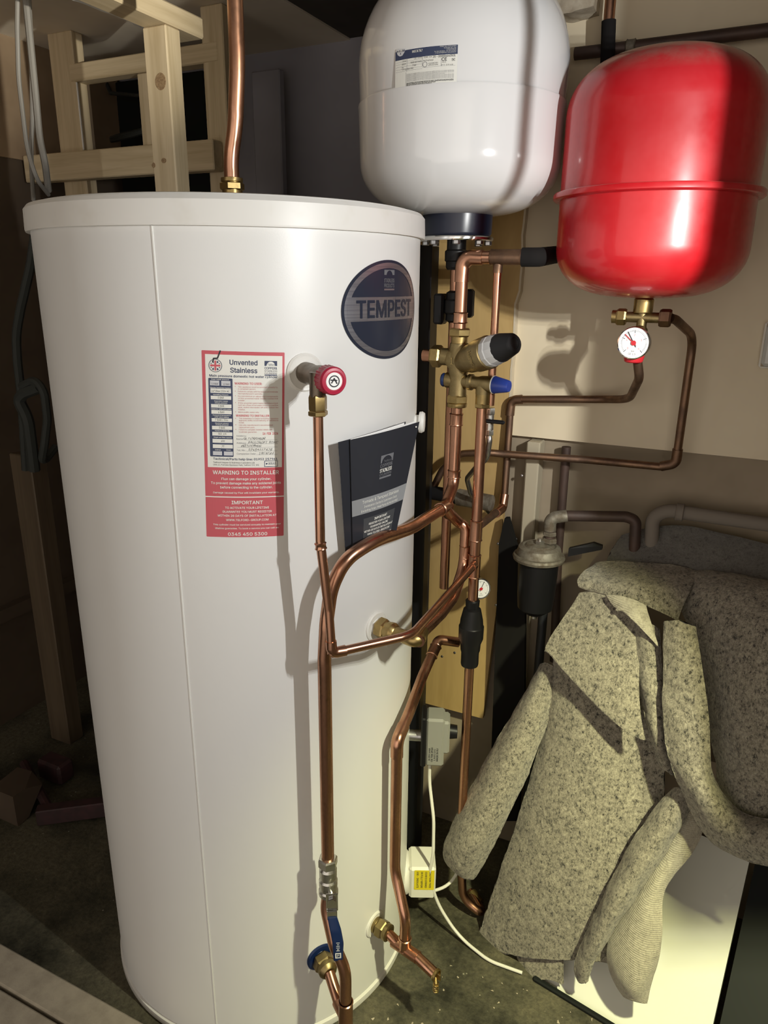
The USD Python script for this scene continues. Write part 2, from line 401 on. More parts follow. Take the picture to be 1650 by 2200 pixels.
def floor_mat():
    n = {'g': ('geometry', {}), 'n1': ('noise_texture', {'scale': 4.0, 'detail': 6.0, 'roughness': 0.65}), 'n2': ('noise_texture', {'scale': 90.0, 'detail': 4.0, 'roughness': 0.7}),
         'v': ('voronoi_texture', {'scale': 34.0, 'randomness': 1.0}),
         'r1': ('rgb_ramp', {'ramp': [(0.36, (0.022, 0.022, 0.016)), (0.46, (0.062, 0.058, 0.038)), (0.58, (0.115, 0.103, 0.066))]}),
         'r2': ('rgb_ramp', {'ramp': [(0.30, (0.55, 0.55, 0.55)), (0.72, (1.35, 1.35, 1.3))]}),
         'mx': ('mix_color', {'blend_type': 'multiply', 'fac': 1.0, 'use_clamp': False}),
         'r3': ('rgb_ramp', {'ramp': [(0.0, (1, 1, 1)), (0.055, (1, 1, 1)), (0.085, (0, 0, 0)), (1.0, (0, 0, 0))]}),
         'n3': ('noise_texture', {'scale': 9.0, 'detail': 2.0}), 'r4': ('rgb_ramp', {'ramp': [(0.52, (0, 0, 0)), (0.62, (1, 1, 1))]}),
         'ma': ('math', {'math_type': 'multiply'}), 'm2': ('mix_color', {'b': (0.36, 0.34, 0.26)}),
         'b': ('bump', {'strength': 0.5, 'distance': 0.003}), 'rr': ('rgb_ramp', {'ramp': [(0.35, (0.42,) * 3), (0.6, (0.85,) * 3)]}), 'p': ('principled_bsdf', {'roughness': 0.7})}
    L = [('g.position', k + '.vector') for k in ('n1', 'n2', 'v', 'n3')] + [('n1.fac', 'r1.fac'), ('n2.fac', 'r2.fac'), ('r1.color', 'mx.a'), ('r2.color', 'mx.b'), ('v.distance', 'r3.fac'), ('n3.fac', 'r4.fac'),
         ('r3.color', 'ma.value1'), ('r4.color', 'ma.value2'), ('ma.value', 'm2.fac'), ('mx.result', 'm2.a'), ('m2.result', 'p.base_color'), ('n2.fac', 'b.height'), ('b.normal', 'p.normal'), ('n1.fac', 'rr.fac'), ('rr.color', 'p.roughness')]
    return usdkit.material(stage, LOOKS + 'damp_concrete', n, L, surface='p.BSDF')


M['floor'] = floor_mat()


def felt_mat(name, light, mid, dark, freq=(240, 240, 140), dlo=0.36, ribs=0.0):
    n = {'g': ('geometry', {}), 'm': ('mapping', {'scale': freq}), 'n': ('noise_texture', {'scale': 1.0, 'detail': 4.0, 'roughness': 0.7, 'distortion': 0.8}),
         'n2': ('noise_texture', {'scale': 85.0, 'detail': 5.0, 'roughness': 0.8}), 'n3': ('noise_texture', {'scale': 900.0, 'detail': 2.0}), 'av': ('mix_float', {'fac': 0.5}),
         'r': ('rgb_ramp', {'ramp': [(dlo, dark), (0.47, mid), (0.66, light)]}), 'b': ('bump', {'strength': 0.30 if ribs else 0.8, 'distance': 0.0035 if ribs else 0.004}), 'b2': ('bump', {'strength': 0.5, 'distance': 0.0015}),
         'p': ('principled_bsdf', {'roughness': 0.95, 'specular_ior_level': 0.15, 'sheen_weight': 0.25, 'sheen_roughness': 0.6})}
    L = [('g.position', 'm.vector'), ('m.vector', 'n.vector'), ('g.position', 'n2.vector'), ('g.position', 'n3.vector'), ('n.fac', 'av.a'), ('n2.fac', 'av.b'), ('av.result', 'r.fac'), ('r.color', 'p.base_color'),
         ('av.result', 'b.height'), ('n3.fac', 'b2.height'), ('b.normal', 'b2.normal'), ('b2.normal', 'p.normal')]
    if ribs > 0:
        n['w'] = ('wave_texture', {'scale': ribs, 'bands_direction': 'z', 'distortion': 2.0, 'detail': 2.0, 'detail_scale': 1.5})
        L = [x for x in L if x[1] != 'b.height'] + [('g.position', 'w.vector'), ('w.fac', 'b.height')]
    return usdkit.material(stage, LOOKS + name, n, L, surface='p.BSDF')


M['felt'] = felt_mat('grey_underlay_felt', (0.47, 0.43, 0.33), (0.20, 0.18, 0.138), (0.016, 0.015, 0.013), dlo=0.39)
M['felt_back'] = felt_mat('ribbed_underlay_back', (0.50, 0.46, 0.35), (0.36, 0.33, 0.25), (0.14, 0.125, 0.095), dlo=0.30, ribs=80.0)
M['felt_grey'] = felt_mat('dull_grey_felt', (0.19, 0.185, 0.165), (0.13, 0.125, 0.11), (0.06, 0.057, 0.05))


# ------------------------------------------------------------------ things, parts, sub-parts
_names = {}


def numbered(key, name):
    k = (key, name)
    _names[k] = _names.get(k, -1) + 1
    return name if _names[k] == 0 else '%s_%03d' % (name, _names[k])


class Thing:
    """collects the parts of one thing; done() writes an Xform at its base with the parts under it"""

    def __init__(self, name, label=None, cat=None, group=None, kind=None):
        self.name, self.meta, self.parts = name, dict(label=label, category=cat, group=group, kind=kind), []

    def part(self, name, mesh, m, smooth=35, label=None, parent=None, kind=None):
        p = dict(name=name, mesh=mesh, m=m, smooth=smooth, label=label, kind=kind, sub=[])
        (parent['sub'] if parent else self.parts).append(p)
        return p

    def done(self):
        path = '/World/' + numbered('/World', self.name)
        allp = self.parts + [s for p in self.parts for s in p['sub']]
        V = np.vstack([np.asarray(p['mesh'].vertices) for p in allp])
        lo, hi = V.min(0), V.max(0)
        o = np.array([(lo[0] + hi[0]) / 2, (lo[1] + hi[1]) / 2, lo[2]])
        single = len(allp) == 1
        if not single:
            x = UsdGeom.Xform.Define(stage, path)
            x.AddTranslateOp().Set(tuple(float(v) for v in o))

        def emit(p, where):
            q = p['mesh'].copy(); q.apply_translation(-o)
            g = usdkit.mesh(stage, where, q, M[p['m']] if isinstance(p['m'], str) else p['m'], smooth=p['smooth'])
            if single:
                g.AddTranslateOp().Set(tuple(float(v) for v in o))
            for k in ('label', 'kind'):
                if p[k]:
                    g.GetPrim().SetCustomDataByKey(k, p[k])
            for s in p['sub']:
                emit(s, where + '/' + numbered(where, s['name']))

        if single:
            emit(self.parts[0], path)
        else:
            for p in self.parts:
                emit(p, path + '/' + numbered(path, p['name']))
        prim = stage.GetPrimAtPath(path)
        for k, v in self.meta.items():
            if v:
                prim.SetCustomDataByKey(k, v)
        return path


def simple(name, mesh, m, label, cat, group=None, smooth=35, kind=None):
    t = Thing(name, label, cat, group, kind); t.part(name, mesh, m, smooth); return t.done()


def structure(name, mesh, m, label=None, smooth=False):
    t = Thing(name, label, None, None, 'structure'); t.part(name, mesh, m, smooth); return t.done()


# ------------------------------------------------------------------ print: lettering and panels laid on a surface by a mapping (u, v, h) -> point
def _top(m, depth):
    v, f = np.asarray(m.vertices), np.asarray(m.faces)
    f = f[(v[f][:, :, 2] > depth * 0.5).all(1)]
    m = trimesh.Trimesh(v, f, process=False); m.remove_unreferenced_vertices()
    return m


_tcache = {}


def text_flat(s, bold):
    if (s, bold) not in _tcache:
        m = _top(meshkit.text_mesh(s, 1.0, 0.01, bold), 0.01)
        v = np.array(m.vertices); v[:, 0] -= v[:, 0].min()
        _tcache[(s, bold)] = (v, np.array(m.faces))
    v, f = _tcache[(s, bold)]
    return v.copy(), f.copy()


class Print:
    """mapping takes an (n, 3) array of (u, v, h), v upwards, h the height above the surface"""

    def __init__(self, mapping, step):
        self.map, self.step, self.lay = mapping, step, {}

    def _add(self, key, v, f, fine=None):
        m = trimesh.Trimesh(v, f, process=False)
        if fine:
            m = m.subdivide_to_size(fine, max_iter=12)
        P = self.map(np.asarray(m.vertices))
        self.lay.setdefault(key, []).append(trimesh.Trimesh(P, np.asarray(m.faces), process=False))

    def text(self, key, s, u0, u1, v, cap, h, bold=False, align=None, shear=0.0, fine=None):
        """u0, u1: the line is stretched to fill them; or align 'l'/'c' at u0 with the natural width"""
        V, F = text_flat(s, bold)
        w = V[:, 0].max()
        if align is None:
            V[:, 0] *= (u1 - u0) / w
        else:
            V[:, 0] *= cap
            if align == 'c':
                V[:, 0] -= V[:, 0].max() / 2
        V[:, 1] *= cap
        V[:, 0] += u0 + shear * V[:, 1]; V[:, 1] += v; V[:, 2] = h
        self._add(key, V, F, fine)

    def rect(self, key, u0, u1, v0, v1, h, r=0.0):
        u0, u1, v0, v1 = min(u0, u1), max(u0, u1), min(v0, v1), max(v0, v1)
        if r > 0:
            from shapely.geometry import box as sbox
            self.poly(key, sbox(u0 + r, v0 + r, u1 - r, v1 - r).buffer(r, 6), h); return
        n = max(1, int(math.ceil((u1 - u0) / self.step)))
        us = np.linspace(u0, u1, n + 1)
        V = np.vstack([[(u, v0, h) for u in us], [(u, v1, h) for u in us]])
        F = []
        for i in range(n):
            F += [[i, i + 1, n + 2 + i], [i, n + 2 + i, n + 1 + i]]
        self._add(key, V, F)

    def poly(self, key, shape, h):
        from shapely.geometry import box as sbox
        geoms = []
        x0, y0, x1, y1 = shape.bounds
        n = max(1, int(math.ceil((x1 - x0) / self.step)))
        for i in range(n):
            c = shape.intersection(sbox(x0 + (x1 - x0) * i / n, y0, x0 + (x1 - x0) * (i + 1) / n, y1))
            geoms += [g for g in getattr(c, 'geoms', [c]) if g.geom_type == 'Polygon' and g.area > 0]
        for g in geoms:
            v, f = trimesh.creation.triangulate_polygon(g, engine='earcut')
            self._add(key, np.column_stack([v, np.full(len(v), h)]), f)

    def line(self, key, pts, w, h):
        from shapely.geometry import LineString
        self.poly(key, LineString(pts).buffer(w / 2, 3), h)

    def get(self, key):
        return join(*self.lay[key])


from shapely.geometry import Polygon, Point, LineString, box as sbox
from shapely import affinity
# ------------------------------------------------------------------ the room
BW = 1.68                                    # face of the upper back wall
structure('floor', box([-2.35, -1.7, -0.06], [1.3, 2.4, 0.0]), 'floor', 'dark damp concrete floor with crumbs of plaster')
structure('wall_left', join(box([-2.26, -1.7, 0], [-2.2, 2.4, 1.86]), box([-2.26, -1.7, 1.86], [-2.2, 2.4, 2.3])), 'dark_board', 'dark brown boarded side wall')
structure('trim_1', box([-2.2, -1.7, 1.885], [-2.19, 2.28, 2.235]), 'hardboard', 'brown hardboard sheet on the upper side wall')
structure('trim_2', box([-2.2, 0.6, 0.39], [-2.165, 2.28, 0.435]), 'dark_board', 'dark rail along the side wall')
structure('wall_back', box([-2.26, 2.3, 0], [1.3, 2.36, 2.3]), 'dark_wall', 'dark grey wall deep behind the cylinder')
zb = at(1100, 935, Y=BW)[2]
structure('wall_right', box([-0.76, BW, zb], [1.3, BW + 0.05, 2.3]), 'cream', 'cream painted boarding behind the red vessel')
structure('wall_low', box([-0.76, BW + 0.02, 0], [1.3, BW + 0.06, zb]), 'lower_wall', 'dingy brown lower wall under the cream boarding')
structure('wall_side', box([1.3, -1.7, 0], [1.36, 2.4, 2.3]), 'lower_wall')
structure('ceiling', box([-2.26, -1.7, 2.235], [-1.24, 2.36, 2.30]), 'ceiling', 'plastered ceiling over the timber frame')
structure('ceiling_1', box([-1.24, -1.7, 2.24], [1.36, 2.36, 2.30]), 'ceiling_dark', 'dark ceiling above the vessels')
for a, b in ((0.35, 0.735), (0.742, 0.815)):
    structure('trim_3' if a < 0.5 else 'trim_4', box([-2.19, a, 0], [-0.80, b, 0.028], 0.004), 'kerb', 'pale concrete kerb on the floor')

# plywood sheet that carries the pipework
xl, xr = -0.76, at(1108, 640, Y=1.662)[0]
ed = [(xr + 0.006 * (meshkit.noise(np.array([[z * 21.0, 0.3, 0]]), 3)[0] - 0.5) + (0.008 if z > 1.5 else 0), z) for z in np.linspace(0.93, 2.05, 40)]
t = Thing('plywood_board', 'golden plywood board behind the brass mixing valve and copper pipes', 'board')
pl = trimesh.creation.extrude_polygon(Polygon([(xl, 0.40), (xr - 0.02, 0.40), (xr + 0.010, 0.92)] + ed + [(xl, 2.05)]), 0.018, engine='earcut')
pl.apply_transform(np.array([[1, 0, 0, 0], [0, 0, -1, BW - 0.001], [0, 1, 0, 0], [0, 0, 0, 1.0]]))
t.part('sheet', pl, 'ply', False)
rim = trimesh.creation.extrude_polygon(LineString([(x + 0.001, z) for x, z in ed[4:30]]).buffer(0.0022, 3), 0.020, engine='earcut')
rim.apply_transform(np.array([[1, 0, 0, 0], [0, 0, -1, BW], [0, 1, 0, 0], [0, 0, 0, 1.0]]))
t.part('splintered_edge', rim, 'ply_edge', False, 'pale splintered edge')
for (px, py) in ((1121, 1022), (1135, 1022), (1108, 1158), (1070, 1168), (1066, 1300), (962, 1265), (950, 1410), (977, 1402)):
    p = at(px, py, Y=1.661)
    t.part('screw', lathe(p, [0, -1, 0], [(0.0035, -0.002), (0.0035, 0.0012), (0.0015, 0.002), (0, 0.002)], 10), 'steel')
t.done()
p0 = at(1143, 1050, Y=1.67)
simple('timber_batten', box([p0[0] - 0.016, 1.652, 0.40], [p0[0] + 0.016, 1.699, zb - 0.006], 0.003), 'batten', 'pale painted batten on the lower wall beside the plywood', 'batten')
p0 = at(1212, 12, Y=1.62)
t = Thing('plaster_fragment', 'torn lump of pale plaster on the wall above the two vessels', 'plaster')
pts = [(-0.055, 0.06), (0.055, 0.06), (0.056, -0.008), (0.01, -0.013), (-0.045, -0.006)]
q = trimesh.creation.extrude_polygon(Polygon(pts), 0.06, engine='earcut'); q = q.subdivide_to_size(0.012)
v = np.array(q.vertices); v += 0.005 * (np.stack([meshkit.fbm(v * 70, 2, k) for k in (1, 2, 3)], 1) - 0.5); q.vertices = v
q.apply_transform(np.array([[1, 0, 0, p0[0]], [0, 0, -1, BW], [0, 1, 0, p0[2]], [0, 0, 0, 1.0]]))
t.part('lump', q, 'plaster', 30); t.done()

# ------------------------------------------------------------------ hot water cylinder
ZB, ZL0, ZT = 0.022, 1.598, 1.637
t = Thing('hot_water_cylinder', 'tall white enamelled hot water cylinder with a dark oval badge', 'water cylinder')
t.part('body', lathe([CX, CY, 0], [0, 0, 1], [(0, ZB), (CR - 0.004, ZB), (CR, ZB + 0.004)] + [(CR, z) for z in np.linspace(ZB + 0.02, ZL0, 12)] + [(0, ZL0)], 256), 'enamel', 30)
t.part('base_ring', lathe([CX, CY, 0], [0, 0, 1], [(0, 0), (CR + 0.001, 0), (CR + 0.004, 0.006), (CR + 0.0035, ZB - 0.002), (CR - 0.008, ZB + 0.001), (0, ZB + 0.001)], 160), 'lid', 30, 'cream base ring')
t.part('lid', lathe([CX, CY, 0], [0, 0, 1], [(CR - 0.002, ZL0 - 0.001), (CR + 0.0075, ZL0 - 0.002), (CR + 0.0085, ZL0 + 0.002), (CR + 0.0075, ZT - 0.006), (CR + 0.002, ZT + 0.0005), (CR - 0.006, ZT + 0.001),
       (CR - 0.009, ZT - 0.001), (CR - 0.012, ZT + 0.004), (CR - 0.02, ZT + 0.0055), (CR - 0.05, ZT + 0.006), (0, ZT + 0.006)], 160), 'lid', 25, 'white plastic lid with a stepped rim')
w = 0.0016
sv = []
for z in (ZB + 0.003, ZL0 - 0.002):
    for a, h in ((-w, 0.0), (-w * 0.5, 0.0014), (w * 0.5, 0.0014), (w, 0.0)):
        sv.append(radial(-72.6 + degrees(a / CR), z, h))
F = [[i, i + 1, 4 + i + 1] for i in range(3)] + [[i, 4 + i + 1, 4 + i] for i in range(3)]
t.part('seam', trimesh.Trimesh(np.array(sv), F, process=False), 'seam', False, 'bright vertical seam of the casing')
# port collars
PRV, MID, LOW, BLU, BOSS = (-37.0, 1.386), (-12.9, 0.905), (-12.6, 0.190), (-36.1, 0.200), (17.0, 1.262)


def out(th):
    return np.array([cos(radians(th)), sin(radians(th)), 0.0])


for (th, z), r, m in ((PRV, 0.030, 'lid'), (MID, 0.029, 'lid'), (LOW, 0.029, 'lid'), (BLU, 0.031, 'navy')):
    t.part('port_collar', lathe(radial(th, z, -0.006), out(th), [(0, 0), (r, 0), (r, 0.0075), (r - 0.003, 0.0095), (r - 0.006, 0.0088), (r * 0.55, 0.0088), (r * 0.5, 0.0105), (0, 0.0105)], 36), m, 30, 'navy blue port collar' if m == 'navy' else None)
t.part('sensor_boss', lathe(radial(*BOSS, -0.005), out(BOSS[0]), [(0, 0), (0.014, 0), (0.014, 0.012), (0.020, 0.013), (0.021, 0.018), (0.018, 0.023), (0, 0.024)], 28), 'lid', 30)


def wrap(c, R, th0, z0, tilt=0.0):
    def f(v):
        u, w = v[:, 0], v[:, 1]
        u, w = u * cos(tilt) - w * sin(tilt), u * sin(tilt) + w * cos(tilt)
        th = radians(th0) + u / R
        return np.column_stack([c[0] + (R + v[:, 2]) * np.cos(th), c[1] + (R + v[:, 2]) * np.sin(th), z0 + w])
    return f


# oval badge
bd = Print(wrap(CC, CR, -8.2, 1.4765), 0.006)
A_, B_ = 0.110, 0.0795
ell = lambda a, b: Point(0, 0).buffer(1, 40).__class__(affinity.scale(Point(0, 0).buffer(1, 40), a, b))
bd.poly('dark', ell(A_, B_), 0.0012)
bd.poly('metal', ell(A_ * 0.955, B_ * 0.945).difference(ell(A_ * 0.865, B_ * 0.84)), 0.0018)
bd.poly('metal', ell(A_ * 0.90, B_ * 0.88).intersection(sbox(-1, -0.016, 1, 0.0215)), 0.0020)
bd.text('print', 'TEMPEST', -0.081, 0.082, -0.0105, 0.0265, 0.0027, True, fine=0.006)
arch = Polygon([(-0.015, 0.056), (-0.015, 0.064), (0.015, 0.064), (0.015, 0.056)]).difference(Point(0, 0.054).buffer(0.009))
bd.poly('logo', arch, 0.0018)
bd.text('logo', 'STAINLESS', -0.015, 0.015, 0.0445, 0.0058, 0.0018, True)
bd.text('logo', 'PRODUCTS', -0.015, 0.015, 0.0365, 0.0058, 0.0018, True)
bd.rect('metal', -0.015, 0.015, 0.0318, 0.0345, 0.0019)
b = t.part('badge', bd.get('dark'), 'badge_dark', False, 'dark blue oval badge with a silver band')
t.part('badge_trim', bd.get('metal'), 'badge_metal', False, 'brushed silver ring and band', b)
t.part('lettering', bd.get('print'), 'badge_dark', False, None, b)
t.part('emblem', bd.get('logo'), 'logo_grey', False, None, b)

# warning label: laid out in the units of a 1480 x 3300 drawing, origin top left
LW, LH = 0.1240, 0.2955
KX, KY = LW / 1480.0, LH / 3300.0


def lmap(v):
    q = v.copy()
    q[:, 0] = (v[:, 0] - 740.0) * KX
    q[:, 1] = -(v[:, 1] - 1650.0) * KY
    q[:, 2] *= 0.35
    return wrap(CC, CR, -53.4, 1.2722, radians(-2.2))(q)


lb = Print(lmap, 70.0)
lb.rect('red', 0, 1480, 0, 3300, 0.0004, 14)
X = lambda cx: (cx - 130) * 1480 / 1445.0           # from the drawing's measured columns
Yr = lambda cyy: (cyy - 118) * 3300 / 3290.0
lb.rect('paper', X(188), X(1535), Yr(178), Yr(2118), 0.0007)
lb.rect('paper', 0, 1480, Yr(2645), Yr(2665), 0.0007)


def lt(key, s, x0, x1, base, cap, bold=False, **k):
    V, F = text_flat(s, bold)
    V[:, 0] *= (X(x1) - X(x0)) / V[:, 0].max()
    V[:, 0] += X(x0)
    V[:, 1] = Yr(base) - V[:, 1] * cap
    V[:, 2] = k.get('h', 0.0012)
    if key == 'pen':
        b_ = Yr(base)
        nz = lambda sd: meshkit.noise(np.column_stack([V[:, 0] * 0.035, V[:, 1] * 0.02, np.zeros(len(V))]), sd) - 0.5
        V[:, 0] += (b_ - V[:, 1]) * 0.30 + nz(3) * 16; V[:, 1] += nz(8) * 20
    lb._add(key, V, F[:, ::-1])


lt('navy', 'Unvented', 608, 1092, 338, 80, True)
lt('navy', 'Stainless', 618, 1088, 468, 80, True)
lt('navy', 'Main pressure domestic hot water cylinder', 255, 1450, 548, 38, True)
lb.rect('navy', X(235), X(655), Yr(570), Yr(1925), 0.0009, 18)
fields = [(612, 695, 'split'), (745, 820, '14"/3kw 230V AC'), (868, 930, '3 BAR'), (1010, 1072, '3 BAR'), (1112, 1178, '6 BAR'), (1252, 1312, '7 BAR / 90c'), (1385, 1448, '3 BAR'), (1490, 1555, '561 324'), (1612, 1680, '400'), (1708, 1775, '75'), (1830, 1900, 'split')]
for y0, y1, s in fields:
    sh = 26 * (y0 - 600) / 1300.0
    if s == 'split':
        for a, c in ((262, 425), (458, 618)):
            lb.rect('pale', X(a + sh), X(c + sh), Yr(y0), Yr(y1), 0.0011)
    else:
        lb.rect('paper', X(265 + sh), X(622 + sh), Yr(y0), Yr(y1), 0.0011)
        n = len(s)
        lt('pen' if s in ('561 324', '400', '75') else 'black', s, 440 + sh - n * 10.5, 440 + sh + n * 10.5, y1 - 16, 34, h=0.0014)
lt('black', '1.5 BAR', 290, 400, 682, 30, h=0.0014); lt('black', '12 BAR', 490, 600, 682, 30, h=0.0014)
for s, x0, x1, yb in (('Water supply pressure', 275, 585, 598), ('Electric immersion heaters', 258, 615, 738), ('Operating pressure', 305, 570, 855), ('Expansion vessel', 325, 560, 965), ('charge pressure', 330, 550, 995), ('Expansion relief valve setting', 270, 620, 1100),
                      ('Pressure & temperature', 290, 605, 1208), ('relief valve setting', 320, 570, 1238), ('Maximum primary', 330, 570, 1345), ('working pressure', 335, 565, 1372), ('Appliance Serial No.', 320, 585, 1475), ('Weight and filled capacity', 295, 620, 1592), ('Indirect', 320, 420, 1812), ('Direct', 520, 600, 1812)):
    lt('white', s, x0 + 8, x1 + 8, yb, 17, True)
lt('red_print', 'WARNING TO USER:', 690, 1170, 668, 38, True)
for i, (s, x1, yb) in enumerate((('This appliance must be serviced annually by', 1450, 718), ('a competent person.', 1060, 752), ('Failure to comply with the above will invalidate', 1455, 795), ('the manufacturer\u2019s warranty.', 1180, 832), ('Do not remove or adjust any components', 1455, 875), ('of this unvented water heater; contact the', 1455, 912), ('installer.', 870, 948),
        ('If this unvented water heater develops a fault', 1455, 992), ('such as a flow of hot water from the overflow', 1460, 1028), ('pipe, switch the heater off and contact the', 1462, 1066), ('installer.', 872, 1104), ('Mains public water only', 1115, 1148))):
    lt('pink', s, 748, x1, yb, 24)
for yb in (705, 785, 862, 980, 1138, 1250, 1362, 1442):
    lb.rect('red_print', X(695), X(705), Yr(yb - 10), Yr(yb), 0.0012)
lt('red_print', 'WARNING TO INSTALLER:', 705, 1308, 1215, 36, True)
for s, x1, yb in (('This installation is subject to building regulation', 1462, 1258), ('approval, notify Local Authority of intention to', 1465, 1292), ('install.', 855, 1330), ('Use only manufacturer\u2019s recommended', 1360, 1372), ('replacement parts.', 1040, 1412), ('Failure to complete installer details will', 1350, 1452), ('invalidate guarantee.', 1078, 1492)):
    lt('pink', s, 758, x1, yb, 24)
lt('stamp', '16  FEB  2026', 1180, 1460, 1528, 40, True)
lt('grey', 'Installed by:', 712, 888, 1562, 24)
for s, x1, yb, hand, hx0, hx1 in (('Name:', 835, 1620, 'G. FOREMAN', 840, 1215), ('Address:', 885, 1690, 'FALLCROFT  ROAD', 920, 1455), ('', 715, 1752, 'WITCOMBE', 780, 1150), ('Tel. No.:', 880, 1818, '07454117678', 920, 1345), ('Completion Date:', 1055, 1882, '19/2/26', 1105, 1385)):
    if s:
        lt('grey', s, 712, x1, yb, 30)
    lb.rect('grey', X(x1 + 8), X(1450), Yr(yb - 1), Yr(yb + 3), 0.0010)
    lt('pen', hand, hx0, hx1, yb - 8, 36)
lt('navy', 'Technical/Parts help line: 01952 257961', 288, 1450, 1982, 36, True)
lt('black', 'Telford Copper & Stainless Cylinders Ltd', 288, 1030, 2040, 26)
lt('black', 'Unit 22, Furrows Business Park, Telford TF1 2FE', 288, 1112, 2082, 26)
fr = sbox(X(1215), Yr(2000), X(1450), Yr(2100)).buffer(6)
lb.poly('navy', fr.difference(fr.buffer(-9)), 0.0012)
lb.poly('navy', Point(X(1252), Yr(2048)).buffer(15), 0.0012)
lt('navy', 'WRAS', 1280, 1425, 2068, 44)
# mill arch emblem
lb.poly('navy', sbox(X(1215), Yr(262), X(1440), Yr(345)).difference(affinity.scale(Point(X(1328), Yr(350)).buffer(1, 24), 80, 78)), 0.0012)
lt('navy', 'Telford', 1270, 1400, 342, 34); lt('navy', 'COPPER&', 1215, 1440, 402, 38, True); lt('grey', 'STAINLESS', 1215, 1442, 446, 30, True); lt('grey', 'CYLINDERS', 1215, 1440, 485, 26, True)
lb.rect('navy', X(1215), X(1440), Yr(492), Yr(508), 0.0012)
# roundel with a cross flag and a drawn hook
c0 = (X(362), Yr(362))
disc = affinity.scale(Point(*c0).buffer(1, 30), 122, 112)
lb.poly('grey', disc, 0.0010); inn = affinity.scale(Point(*c0).buffer(1, 30), 90, 84); lb.poly('paper', affinity.scale(Point(*c0).buffer(1, 30), 104, 98), 0.0012)
crs = sbox(c0[0] - 100, c0[1] - 16, c0[0] + 100, c0[1] + 16).union(sbox(c0[0] - 16, c0[1] - 100, c0[0] + 16, c0[1] + 100))
wide = sbox(c0[0] - 100, c0[1] - 26, c0[0] + 100, c0[1] + 26).union(sbox(c0[0] - 26, c0[1] - 100, c0[0] + 26, c0[1] + 100))
dg = LineString([(c0[0] - 100, c0[1] - 75), (c0[0] + 100, c0[1] + 75)]).buffer(10).union(LineString([(c0[0] - 100, c0[1] + 75), (c0[0] + 100, c0[1] - 75)]).buffer(10))
for g in inn.difference(wide).difference(dg).geoms:
    lb.poly('navy', g, 0.0014)
lb.poly('red_print', crs.intersection(inn), 0.0014)
lb.line('black', [(X(452), Yr(120)), (X(402), Yr(240)), (X(335), Yr(245)), (X(322), Yr(300))], 24, 0.0016)
# lower red panels
for s, x0, x1, yb, cap in (('WARNING TO INSTALLER', 275, 1478, 2240, 66), ('Flux can damage your cylinder.', 430, 1335, 2342, 42), ('To prevent damage make any soldered joints', 238, 1518, 2420, 42), ('before connecting to the cylinder.', 403, 1362, 2496, 42), ('Damage caused by Flux will invalidate your warranty.', 275, 1490, 2590, 30),
        ('IMPORTANT', 605, 1180, 2785, 62), ('TO ACTIVATE YOUR LIFETIME', 485, 1295, 2872, 38), ('GUARANTEE YOU MUST REGISTER', 438, 1348, 2945, 38), ('WITHIN 28 DAYS OF INSTALLATION AT', 345, 1435, 3020, 38), ('WWW.TELFORD-GROUP.COM', 500, 1285, 3100, 38), ('This cylinder must be serviced annually to maintain your', 260, 1520, 3185, 29), ('lifetime guarantee. To book a service you can call on:', 298, 1485, 3255, 29), ('0345 450 5300', 530, 1262, 3378, 58)):
    lt('white', s, x0, x1, yb, cap, True)
b = t.part('warning_label', lb.get('red'), 'ink_red', False, 'tall red and white warning label')
t.part('label_panel', lb.get('paper'), 'label_paper', False, 'white paper panels', b)
t.part('label_panel', lb.get('pale'), 'ink_pale', False, 'pale grey fields', b)
for key, m, s in (('navy', 'ink_navy', 'navy print and data column'), ('black', 'ink_black', None), ('grey', 'ink_grey', None), ('red_print', 'ink_red', 'red headings'), ('pink', 'ink_pink', 'small red print'), ('white', 'label_paper', 'white lettering'), ('stamp', 'ink_stamp', 'stamped date'), ('pen', 'ink_black', 'handwriting')):
    t.part('lettering', lb.get(key), m, False, s, b)
t.done()

# ------------------------------------------------------------------ white expansion vessel
WX, WY = -0.541, 1.442
WC = np.array([WX, WY])
zs = at(1200, 214, Y=1.45)[2]
z_sh = at(1215, 100, Y=1.45)[2]
z_b0 = at(1190, 345, Y=1.45)[2]
ZP = 1.645
up = [0, 0, 1]
base = [WX, WY, 0]
t = Thing('expansion_vessel', 'large gloss white expansion vessel with a data label, standing above the cylinder', 'expansion vessel')
prof = [(0, ZP)] + [(0.069, ZP)] + [(0.190 - (0.190 - 0.073) * (1 - sin(a)), ZP + 0.002 + (z_b0 - ZP) * (1 - cos(a))) for a in np.linspace(0.12, pi / 2, 14)] + [(0.1925, zs - 0.012), (0.1935, zs - 0.003), (0.1925, zs)]
t.part('lower_shell', lathe(base, up, prof, 120), 'gloss_white', 40)
prof = [(0.1905, zs - 0.001), (0.190, zs + 0.004), (0.192, z_sh - 0.03)] + [(0.192 * cos(a) ** 0.8, z_sh - 0.02 + 0.165 * sin(a)) for a in np.linspace(0.05, pi / 2, 16)]
t.part('upper_shell', lathe(base, up, prof, 120), 'gloss_white', 40)
t.part('plinth', lathe(base, up, [(0, 1.607), (0.064, 1.607), (0.067, 1.612), (0.068, 1.646), (0, 1.646)], 60), 'plinth', 30, 'dark blue plinth ring')
fl = t.part('flange', lathe(base, up, [(0, 1.598), (0.0705, 1.598), (0.0718, 1.600), (0.0718, 1.604), (0.0705, 1.606), (0, 1.606)], 60), 'chrome', 30, 'shiny steel flange')
for k in range(8):
    a = k / 8 * 2 * pi + 0.35
    t.part('bolt', hexnut([WX + 0.061 * cos(a), WY + 0.061 * sin(a), 1.5985], [0, 0, -1], 0.0075, 0.008), 'steel', 20, None, fl)
